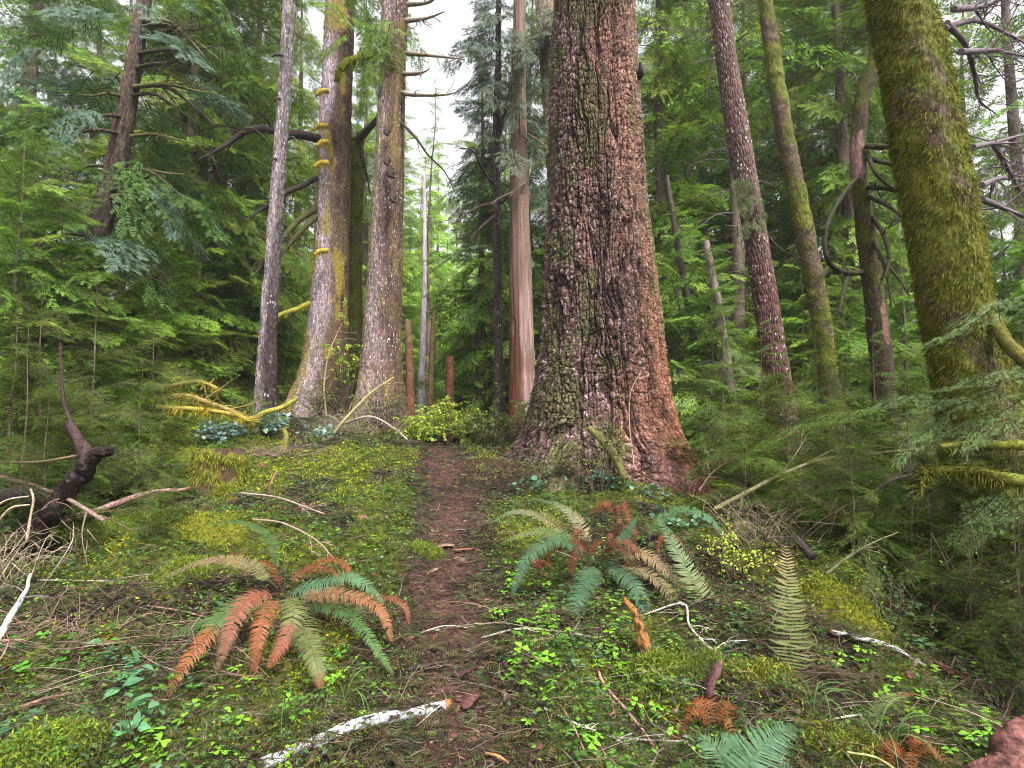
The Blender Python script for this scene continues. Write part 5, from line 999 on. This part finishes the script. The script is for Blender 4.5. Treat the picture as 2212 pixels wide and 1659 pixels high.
# other sticks traced one by one
for k, (nm, lb, pts, r, c, kw) in enumerate([
    ('bare_stick', 'straight horizontal stick in front of the dark thicket', [(0, 998, 4.7), (80, 998, 4.6), (170, 984, 4.5)], [.012, .010], (.20, .14, .09), {}),
    ('bare_stick', 'long grey brown stick slanting behind the black limb', [(-40, 1020, 4.9), (60, 1046, 4.7), (140, 1075, 4.5), (225, 1125, 4.3)], [.02, .018, .015], (.19, .13, .11), dict(subs=4)),
    ('bare_stick', 'pale bent twig arching up at the outer edge', [(58, 1165, 3.9), (65, 1120, 3.9), (72, 1080, 3.9), (66, 1056, 3.9)], [.010, .007], (.34, .26, .19), {}),
    ('bare_stick', 'pale curved twig springing from the outer edge', [(-20, 1150, 3.8), (20, 1100, 3.8), (65, 1090, 3.85)], [.009, .005], (.32, .25, .18), {}),
    ('bare_stick', 'second pale curved twig near the black root', [(-20, 1105, 3.8), (15, 1080, 3.8), (62, 1072, 3.85)], [.007, .004], (.32, .25, .18), {}),
    ('mossy_branch', 'upper mossy fallen branch hung with golden moss beside the undergrowth', [(330, 845, 9.5), (380, 832, 9.4), (430, 825, 9.3), (470, 840, 9.2)], [.05, .04, .03], (.22, .18, .05), dict(moss=900, mcols=YEL, hang=.10, subs=4)),
    ('mossy_branch', 'middle mossy fallen branch with a dark bare underside', [(325, 868, 8.9), (395, 855, 8.8), (450, 870, 8.7), (545, 905, 8.5)], [.05, .045, .03], (.20, .15, .05), dict(moss=1500, mcols=[(.24, .2, .03), (.16, .14, .03)], hang=.16, subs=4)),
    ('mossy_branch', 'lowest mossy fallen branch shaggy with golden strands', [(340, 880, 8.5), (430, 885, 8.4), (500, 895, 8.3), (545, 910, 8.2)], [.04, .035, .03], (.25, .2, .04), dict(moss=1500, mcols=YEL, hang=.15, subs=3)),
    ('mossy_branch', 'mossy branch rising toward the slender spar', [(535, 915, 8.6), (570, 892, 8.6), (610, 880, 8.7), (640, 862, 8.8)], [.045, .04, .035], (.22, .2, .04), dict(moss=1200, mcols=[(.26, .26, .04), (.2, .2, .03)], hang=.06)),
    ('mossy_branch', 'short upright mossy stub below the paired trunks', [(612, 975, 7.6), (618, 945, 7.6), (612, 925, 7.6)], [.04, .03], (.2, .18, .04), dict(moss=500, mcols=[(.22, .22, .04)], hang=.05)),
    ('bare_stick', 'dark fallen stick lying above the mossy mound', [(470, 980, 7.9), (540, 978, 7.8), (600, 985, 7.6)], [.03, .028, .02], (.10, .065, .055), dict(subs=3)),
    ('bare_stick', 'long thin fallen stick running toward the paired trunks', [(600, 972, 8.2), (690, 972, 8.3), (800, 968, 8.4)], [.022, .018], (.17, .11, .10), dict(subs=4)),
    ('mossy_log', 'small golden mossed log near the flecked trunk', [(765, 975, 8.4), (800, 985, 8.3), (840, 992, 8.1), (885, 1002, 8.0)], [.05, .05, .04], (.2, .2, .03), dict(moss=1600, mcols=YEL, hang=.07)),
    ('bare_stick', 'pale stick leaning against the flecked trunk', [(722, 935, 9), (755, 895, 9), (800, 850, 9.2), (850, 815, 9.4)], [.028, .022, .012], (.30, .24, .12), dict(subs=5, moss=300, mcols=[(.24, .22, .05)])),
    ('bare_stick', 'arched grey stick before the feet of the paired trunks', [(740, 915, 9.2), (800, 900, 9.1), (850, 925, 9), (880, 950, 8.9)], [.02, .014], (.3, .24, .2), dict(subs=5)),
    ('bare_stick', 'thin stick standing along the golden mossed trunk', [(705, 900, 10.8), (700, 830, 10.8), (712, 760, 10.8), (738, 700, 10.9)], [.02, .016, .008], (.28, .23, .14), dict(subs=5)),
    ('mossy_branch', 'broken mossy limb propped against the giant\'s front', [(1272, 925, 6.5), (1300, 950, 6.4), (1330, 990, 6.3), (1352, 1035, 6.2)], [.035, .05, .05, .04], (.11, .10, .035), dict(moss=700, mcols=[(.15, .16, .03)], hang=.05)),
    ('bare_stick', 'thin pale stem climbing the giant\'s front', [(1370, 1010, 6.3), (1360, 920, 6.5), (1362, 850, 6.6), (1385, 800, 6.7)], [.008, .004], (.28, .2, .13), dict(subs=3)),
    ('bare_stick', 'reddish thin twigs sprouting at the giant\'s rusty root', [(1510, 1060, 5.9), (1540, 1020, 5.9), (1590, 985, 5.9)], [.008, .004], (.30, .17, .14), dict(subs=6)),
    ('bare_stick', 'long bare branch sweeping through the green sprays below the ridged trunk', [(1545, 1100, 5.2), (1620, 1060, 5.2), (1700, 1020, 5.3), (1790, 990, 5.3), (1900, 978, 5.4), (2030, 965, 5.5)], [.022, .02, .016, .012, .008], (.19, .17, .09), dict(subs=10, moss=500)),
    ('bare_stick', 'dark crooked branch rising toward the mossy log', [(1880, 1070, 4.4), (1920, 1040, 4.4), (1960, 1028, 4.5), (2010, 1020, 4.6)], [.014, .012], (.07, .06, .05), dict(subs=5)),
    ('mossy_log', 'upper mossy limb crossing the shaggy trunk\'s foot', [(2030, 965, 3.9), (2100, 958, 3.9), (2160, 962, 3.9), (2260, 960, 3.9)], [.015, .028, .035, .04], (.13, .14, .02), dict(moss=1500, hang=.05)),
    ('mossy_log', 'lower mossy limb hung with moss above the dark hollow', [(1992, 1062, 4.0), (1998, 1020, 4.0), (2040, 1014, 4.0), (2110, 1020, 3.9), (2180, 1035, 3.8), (2270, 1045, 3.8)], [.012, .02, .032, .04, .045], (.12, .13, .02), dict(moss=3200, hang=.10)),
    ('bare_stick', 'dark bare branch in the fern filled dip', [(1785, 1240, 3.8), (1830, 1205, 3.8), (1880, 1175, 3.8), (1940, 1150, 3.9)], [.011, .008, .004], (.09, .09, .04), dict(subs=7)),
    ('bare_stick', 'short charred stub behind the tall single frond', [(1708, 1150, 4.1), (1730, 1175, 4.0), (1755, 1205, 3.9)], [.02, .028], (.03, .022, .018), dict(subs=3)),
    ('bare_stick', 'long pink brown twig lying below the rotten stick', [(1288, 1445, 2.95), (1305, 1495, 2.8), (1350, 1550, 2.65), (1400, 1610, 2.5), (1435, 1665, 2.38)], [.007, .008, .007, .004], (.32, .17, .14), dict(subs=3)),
    ('bare_stick', 'twisting white twig right below the teal fronds', [(1390, 1335, 3.5), (1475, 1320, 3.5), (1490, 1370, 3.4), (1530, 1410, 3.3), (1570, 1425, 3.25)], [.005, .007, .008, .006], (.45, .38, .34), dict(subs=4)),
    ('bare_stick', 'pale flat twig running from the trail to the teal fronds', [(1040, 1385, 3.4), (1130, 1375, 3.4), (1260, 1385, 3.35), (1400, 1410, 3.3)], [.004, .007, .006, .004], (.36, .30, .26), dict(subs=3)),
    ('bare_stick', 'whitish forked twig beside the sorrel patch', [(1175, 1545, 2.75), (1250, 1585, 2.62), (1340, 1610, 2.58), (1490, 1615, 2.6)], [.004, .006, .004], (.40, .34, .30), dict(subs=5)),
    ('bare_stick', 'brown twig slanting past the sorrel on the trail side', [(1210, 1530, 2.8), (1240, 1590, 2.6), (1275, 1660, 2.4)], [.005, .004], (.24, .13, .10), dict(subs=3)),
    ('bare_stick', 'arched pale stem over the orange dead fern', [(1735, 1590, 2.6), (1790, 1555, 2.65), (1880, 1545, 2.7), (1960, 1580, 2.6)], [.005, .004], (.42, .38, .28), {}),
    ('bare_stick', 'long slanting green stem in the grassy corner', [(1830, 1625, 2.35), (1900, 1640, 2.3), (1980, 1700, 2.2)], [.005, .004], (.30, .30, .12), {}),
    ('bare_stick', 'thin twig crossing the mossy bank above the rusty fern', [(545, 1122, 4.6), (610, 1130, 4.5), (680, 1165, 4.3), (720, 1205, 4.1)], [.008, .008, .005], (.24, .17, .13), dict(subs=4)),
    ('bare_stick', 'brown stick curving through the sorrel at the outer edge', [(-20, 1562, 2.6), (60, 1545, 2.65), (140, 1515, 2.75), (215, 1500, 2.8)], [.010, .009, .006], (.16, .10, .07), dict(subs=3)),
    ('bare_stick', 'pale twig lying straight below the pink branch', [(80, 1265, 3.35), (170, 1264, 3.4), (268, 1260, 3.45)], [.004, .003], (.42, .34, .28), dict(subs=2)),
    ('bare_stick', 'reddish twig running from the twig heap to the rusty fern', [(318, 1318, 3.3), (400, 1335, 3.3), (480, 1350, 3.25)], [.005, .004], (.30, .18, .14), dict(subs=3)),
    ('bare_stick', 'pale twig on the bank beside the bend of the trail', [(520, 1065, 5.4), (600, 1075, 5.2), (700, 1110, 4.9)], [.010, .006], (.30, .22, .19), dict(subs=3)),
    ('bare_stick', 'small pale twig across the trail near the lichened log', [(905, 1375, 3.2), (960, 1365, 3.25), (1010, 1360, 3.25)], [.004, .003], (.38, .30, .26), dict(subs=2)),
    ('bare_stick', 'short orange split stick lying on the lower trail', [(1050, 1640, 2.35), (1075, 1650, 2.32), (1098, 1662, 2.3)], [.006, .005], (.45, .20, .08), {}),
    ('bare_stick', 'curved pale twig on the trail beside the fern tips', [(900, 1575, 2.5), (930, 1560, 2.55), (962, 1530, 2.6), (955, 1500, 2.7)], [.003, .0025], (.36, .28, .25), {})]):
    par = thing(nm, lb, 'stick' if nm == 'bare_stick' else 'log', P(*pts[0]), None)
    lift = 0
    pw = [P(*p) for p in pts]
    if pts[0][2] < 3.7 and 'arched' not in lb and 'arching' not in lb and 'stem in' not in lb:
        pw = [G(p[0], p[1], .012+.02*(0 < j_ < len(pts)-1)) for j_, p in enumerate(pts)]
    elif pts[0][2] < 3.7:                                # low sticks rest on the ground
        pw = [A(p[0], p[1], max(p[2], float(H(p[0], p[1]))+.012)) for p in pw]
    branch(par, [(*p, 0) for p in pw], r, c, kw.get('moss', 0), 'stem', subs=kw.get('subs', 0), seed=k+50, mcols=kw.get('mcols', MOSSC), hang=kw.get('hang', .05))
# mossy stump
def stump(label, sx, sy, hp, wp):
    b = G(sx, sy); Y = b[1]; par = thing('mossy_stump', label, 'stump', b)
    h = Y*hp/F; R = Y*wp/F; rows = [(P(0, 0, 1)*0, 0, 0)]
    nz, nt = 70, 90; z = np.linspace(-.15, h, nz); a = np.arange(nt)/nt*2*pi-pi; Z, Aa = np.meshgrid(z, a, indexing='ij')
    Rr = R*(1+.35*np.exp(-(Z+.05)/.15)*.5+.16*np.cos(3*Aa+1)+.25*(fbm(np.cos(Aa)*2, np.sin(Aa)*2, Z*4, 3, 6)-.5)+.08*(fbm(Aa*9, Z*3, 0, 3, 7)-.5))
    Zt = Z-ss(.6, 1, Z/h)*h*.3*fbm(np.cos(Aa)*3, np.sin(Aa)*3, 0, 2, 8); th = Aa-pi/2
    V = np.stack([b[0]+Rr*np.cos(th), b[1]+Rr*np.sin(th), b[2]+Zt], -1); m = ss(.42, .5, fbm(np.cos(Aa)*3, Z*7, 0, 3, 9)+.2*ss(.5, 1, Z/h))
    col = mixc(A(.07, .04, .025), A(.12, .12, .02), m); k = nt; i = np.arange(nz-1)[:, None]; j = np.arange(k)[None]
    mb = MB(); mb.add(V.reshape(-1, 3), None, np.stack([i*k+j, i*k+(j+1) % k, (i+1)*k+(j+1) % k, (i+1)*k+j], -1).reshape(-1, 4), col.reshape(-1, 3))
    ce = A(b[0], b[1], b[2]+h*.45); mb.add(np.vstack([V[-1], ce[None]]), [[q, (q+1) % k, k] for q in range(k)], None, (.05, .03, .02)); mb.build('trunk', M_WOOD, par, smooth=True)
    info = dict(V=V, th=th, a=a); tufts(par, info, 9000, lambda a_, z_, p: ss(.38, .5, fbm(np.cos(a_)*3, (z_-b[2])*7, 0, 3, 9)+.3*ss(.5, 1, (z_-b[2])/h)), (.03, .08), (.003, .007), [(.18, .19, .025), (.10, .12, .02), (.24, .24, .03)], 'moss_coat')
stump('rotten stump draped in green moss with a dark hollow face', 470, 1050, 90, 48)
stump('dark rotten root mound with trailing moss, added to darken the shaded hollow', 2090, 1300, 230, 95)  # dark mound added behind the limbs to deepen the hollow's shade
stump('low dark rotten mound under the mossy hanging limb', 2240, 1330, 190, 90)
# moss cushions on the dim slope and bark slabs
def cushion(label, dx, dy, R, Hh, cols, ax=(1, 0, 0), el=1.0, n=5000):
    b = G(dx, dy); par = thing('moss_cushion', label, 'moss', b); nn = 40; u, v = np.meshgrid(np.linspace(0, 1, nn), np.arange(60)/60*2*pi, indexing='ij'); X = nrm(A(*ax)); Yx = A(-X[1], X[0], 0)
    Rv = R*(.55+.9*fbm(np.cos(v)*2.2+dx, np.sin(v)*2.2, 0, 3, 12)); q = b+(X*(np.cos(v)*u*Rv*el)[..., None])+(Yx*(np.sin(v)*u*Rv)[..., None]); q[..., 2] = H(q[..., 0], q[..., 1])-.02+Hh*(1-u**2)*(.7+.6*fbm(q[..., 0]*9, q[..., 1]*9, 0, 3, 4))
    k = 60; i = np.arange(nn-1)[:, None]; j = np.arange(k)[None]; mb = MB(); mb.add(q.reshape(-1, 3), None, np.stack([i*k+j, i*k+(j+1) % k, (i+1)*k+(j+1) % k, (i+1)*k+j], -1).reshape(-1, 4), A(*cols[0])*.5); mb.build('base', M_MOSS, par, smooth=True)
    ii = RNG.integers(0, nn-1, n); ii = (np.sqrt(RNG.random(n))*(nn-1)).astype(int); jj = RNG.integers(0, k, n); p = q[ii, jj]+RNG.normal(0, .018, (n, 3)); mb = MB()
    blades(mb, p, nrm(RNG.normal(0, .7, (n, 3))+A(0, 0, .8)), RNG.uniform(.015, .045, n), RNG.uniform(.002, .005, n), pal(cols, n, .35), two=True); mb.build('tuft', M_MOSS, par)
YM = [(.30, .30, .03), (.19, .22, .03), (.12, .15, .025), (.10, .11, .02)]; GM = [(.16, .22, .03), (.10, .15, .02), (.22, .27, .03)]
for a_ in [('bright yellow moss cushion on the slope past the tall frond', 2000, 1290, .22, .10, YM, (1, -.6, 0), 1.8), ('mossy ridge of rotten wood just beyond the tall frond', 1810, 1310, .16, .14, YM, (1, -1.2, 0), 2.4), ('bright moss cushion at the foot of the tall frond', 1650, 1470, .13, .06, YM, (1, 0, 0), 1.4),
           ('olive moss patch beneath the slanting stems', 1820, 1620, .12, .05, YM, (1, -.8, 0), 1.8), ('moss cushion around the rotten orange stick', 1410, 1470, .13, .08, GM, (1, 0, 0), 1.2), ('moss hummock between the white twig and lone frond', 1530, 1450, .12, .06, GM, (1, 0, 0), 1.5),
           ('small moss clod at the shady side of the trail', 915, 1195, .10, .05, GM, (1, .2, 0), 1.5), ('green moss cushion by the stump', 480, 1075, .14, .10, YM, (1, 0, 0), 1.2), ('golden moss swelling beside the stump', 390, 1020, .28, .22, YM, (1, 0, 0), 1.6),
           ('green moss bank below the twisted limb', 300, 1130, .25, .10, GM, (1, 0, 0), 2.2), ('moss bank under the pink branch\'s far end', 460, 1150, .24, .10, YM, (1, 0, 0), 1.6), ('mossy hump beside the arching back frond', 400, 1235, .15, .08, GM, (1, 0, 0), 1.5), ('moss cushion in the dim lower corner by sorrel', 90, 1640, .16, .08, GM, (1, 0, 0), 1.6)]: cushion(*a_)
def chip(label, dx, dy, L, W, col, tilt, az):
    b = G(dx, dy); par = thing('bark_chip', label, 'bark', b); mb = MB(); n = 9; u = np.linspace(-1, 1, n); w = W*np.clip(1.15-np.abs(u)**3, .1, 1)*(1+.5*(_h(np.arange(n), np.arange(n)*0+int(dx), np.zeros(n), 3)-.5)); T = .005
    v = []
    for s, zz in ((-1, 0), (1, 0), (1, T), (-1, T)): v.append(np.stack([u*L, s*w, zz+.1*W*np.cos(u*3)], -1))
    v = np.concatenate(v); q = []
    for a in range(4):
        b_ = (a+1) % 4
        for i in range(n-1): q.append([a*n+i, a*n+i+1, b_*n+i+1, b_*n+i])
    q += [[0, n, 2*n, 3*n], [n-1, 4*n-1, 3*n-1, 2*n-1]]
    M = np.array([[cos(az), -sin(az), 0], [sin(az), cos(az), 0], [0, 0, 1]])@np.array([[cos(tilt), 0, -sin(tilt)], [0, 1, 0], [sin(tilt), 0, cos(tilt)]])
    mb.add(v@M.T+b+A(0, 0, .02+abs(sin(tilt))*L), None, q, col); mb.build('slab', M_WOOD, par)
for a_ in [('pinkish bark slab standing on end beside the mossy stump', 585, 1075, .14, .05, (.30, .12, .11), 1.2, .5), ('dark purple bark flake on the trail', 1000, 1465, .06, .035, (.06, .03, .032), .1, .8), ('purple red bark flake below the darker one on the trail', 1015, 1528, .07, .035, (.09, .04, .036), .2, 1.2),
           ('grey brown bark flake near the fern\'s green tip', 905, 1455, .08, .03, (.05, .04, .035), .1, .2), ('dull purple bark slab leaning in the twig tangle', 1540, 1530, .11, .04, (.12, .06, .06), 1.1, .2), ('flat tan stone like bark piece at the trail bend', 960, 1185, .09, .05, (.20, .14, .10), .05, .3),
           ('reddish bark strip on the upper trail', 1000, 1195, .08, .02, (.34, .12, .09), .05, .1)]: chip(*a_)
def flakes():
    x, y = scatter_pts(2600, p=1.7, y1=9.5); n = len(x); z = H(x, y)+.006; mb = MB(); u = np.array([(-1, -.5, 0), (-.3, -.9, .03), (.8, -.5, 0), (1, .3, .02), (.1, .8, 0), (-.9, .5, .03), (0, 0, .10)], float)
    t = MB(); t.add(np.vstack([u, u-A(0, 0, .15)]), [[a, (a+1) % 6, 6] for a in range(6)], [[a, 7+a, 7+(a+1) % 6, (a+1) % 6] for a in range(6)])
    L = RNG.uniform(.010, .035, n)**1.0*(1+.08*y); mb.inst(t.template(), axes(rnd_dirs(n, .25), nrm(A(0, 0, 1)+RNG.normal(0, .35, (n, 3))), L, L*RNG.uniform(.3, .7, n), L), np.stack([x, y, z], -1), pal([(.10, .045, .035), (.06, .032, .025), (.15, .08, .05), (.035, .022, .018), (.17, .12, .09)], n, .4))
    tag(mb.build('bark_flake_litter', M_WOOD), 'small flakes of bark and rotten wood lying all over the floor', 'ground litter', kind='stuff')
flakes()
def low_plants():
    x, y = scatter_pts(5200, p=1.55, y1=11); k = RNG.random(len(x)) < ss(.25, .7, trail_d(x, y))*ss(.38, .55, fbm(x*1.5+8, y*1.5, 0, 3, 66))*(.22+.78*ss(2.5, 3.6, y)); x, y = x[k], y[k]; n = len(x); z = H(x, y); t = MB(); r = np.random.default_rng(5)
    for i in range(9):
        a = r.uniform(0, 2*pi); hgt = r.uniform(.4, 1.1); o = A(cos(a)*r.uniform(.1, .7), sin(a)*r.uniform(.1, .7), hgt); sd = A(-sin(a), cos(a), 0); d = A(cos(a), sin(a), -.1); w = .16
        t.add([o, o+d*.25+sd*w, o+d*.5, o+d*.25-sd*w], None, [[0, 1, 2, 3]], np.ones(3)*r.uniform(.8, 1.2)); t.add([A(0, 0, 0)-sd*.015, A(0, 0, 0)+sd*.015, o], [[0, 1, 2]], None, (.6, .35, .5))
    L = RNG.uniform(.035, .095, n); a = RNG.uniform(0, 6.28, n); mb = MB(); mb.inst(t.template(), rot_z(a)*L[:, None, None], np.stack([x, y, z], -1), pal([(.10, .22, .03), (.07, .15, .03), (.16, .30, .03), (.08, .16, .08), (.13, .17, .04)], n, .3))
    tag(mb.build('low_seedlings', M_BROAD), 'mixed knee low leafy seedlings and huckleberry sprigs over the floor', 'ground cover', kind='stuff')
low_plants()
# grass blades
def grass(label, dx, dy, n, L):
    b = G(dx, dy); par = thing('grass_tuft', label, 'grass', b); mb = MB()
    for i in range(n):
        a = RNG.uniform(0, 2*pi); s = b+A(RNG.normal(0, .02), RNG.normal(0, .02), 0); l = L*RNG.uniform(.6, 1.1); d = A(cos(a), sin(a), 0)
        c = curve([s, s+d*l*.25+A(0, 0, l*.6), s+d*l*.7+A(0, 0, l*.65), s+d*l+A(0, 0, l*.2)], 12); w = .0018*np.sin(np.linspace(.6, pi, 12))[:, None]+.0004; sd = A(-d[1], d[0], .3)
        v = np.concatenate([c-sd*w, c+sd*w]); mb.add(v, None, [[k, k+1, 13+k, 12+k] for k in range(11)], A(.10, .20, .05)*RNG.uniform(.7, 1.2))
    mb.build('blade', M_BROAD, par)
grass('few long curved grass blades beside the fern\'s green frond', 745, 1545, 8, .24); grass('small arching grass tuft left of the rusty fern tips', 620, 1560, 4, .2); grass('wispy grass stems in the tangled dim corner', 1900, 1650, 12, .3); grass('thin grass stems near the ladder frond', 1760, 1560, 9, .25)
# oregon grape style leaves low on the twig bank
for lb, dx, dy, n_, ls in (('glossy green compound leaf with one tan leaflet', 205, 1440, 9, (.06, .08)), ('cluster of toothed green leaves over sorrel', 290, 1500, 10, (.06, .09)), ('dull green leaf cluster above the mossy lower bank', 300, 1590, 12, (.05, .08))):
    i_ += 1; shrub('leafy_seedling', lb, 'seedling', G(dx, dy), .12, .14, 3, n_*3, ls, [(.09, .22, .10), (.12, .26, .12)], i_, lw=.3)

# fallen green twigs with needles
def fallen_sprays():
    x, y = scatter_pts(5200, p=1.6, y1=9.5); k = RNG.random(len(x)) < ss(.0, .5, trail_d(x, y))*.8+.25; x, y = x[k], y[k]; n = len(x); z = H(x, y)+.015+RNG.random(n)*.05
    D = rnd_dirs(n, .25); N = nrm(A(0, 0, 1)+RNG.normal(0, .3, (n, 3))); L = RNG.uniform(.08, .26, n); mb = MB(); T = spray(6, 1, B_HI, 99, .1, .1, .4)
    mb.inst(T, axes(D, N, L), np.stack([x, y, z], -1), pal([A(.05, .10, .018), C_DARK, A(.07, .09, .025), A(.10, .09, .035), C_TEAL*.4], n, .3)); tag(mb.build('fallen_twigs', [M_LEAF, M_WOOD]), 'small fallen conifer twigs still green scattered on the ground', 'ground litter', kind='stuff')
fallen_sprays()
def needle_bits():
    x, y = scatter_pts(60000, p=1.6, y1=9.5); k = RNG.random(len(x)) < ss(-.1, .45, trail_d(x, y))*.7+.3; x, y = x[k], y[k]; n = len(x); z = H(x, y)+.004+RNG.random(n)*.02
    mb = MB(); mb.inst(unitB(6, .22, .08), axes(rnd_dirs(n, .25), nrm(A(0, 0, 1)+RNG.normal(0, .4, (n, 3))), RNG.uniform(.03, .09, n)*(1+.06*y)), np.stack([x, y, z], -1), pal([A(.06, .095, .018), A(.10, .09, .035), A(.04, .065, .015), A(.12, .09, .045), A(.07, .12, .04)], n, .35))
    tag(mb.build('needle_litter', [M_LEAF, M_WOOD]), 'drab green and tan twig ends matted into the ground', 'ground litter', kind='stuff')
needle_bits()

# ------------------------------------------------------------------ damp air of the wood
def haze():
    m = bpy.data.materials.new('haze_air'); m.use_nodes = True; nt = m.node_tree; nt.nodes.clear(); o = nt.nodes.new('ShaderNodeOutputMaterial'); v = nt.nodes.new('ShaderNodeVolumePrincipled')
    v.inputs['Density'].default_value = .0010; v.inputs['Color'].default_value = (.93, .97, .95, 1); v.inputs['Anisotropy'].default_value = .2; nt.links.new(v.outputs[0], o.inputs['Volume'])
    mb = MB(); x, y0, y1, z0, z1 = 420, -60, 260, -6, 45
    V = [(a*x, (y0, y1)[b], (z0, z1)[c]) for a in (-1, 1) for b in (0, 1) for c in (0, 1)]
    mb.add(V, None, [[0, 1, 3, 2], [4, 6, 7, 5], [0, 4, 5, 1], [2, 3, 7, 6], [0, 2, 6, 4], [1, 5, 7, 3]]); tag(mb.build('haze', m), 'thin damp haze between the distant trees', 'haze', kind='stuff')
haze()
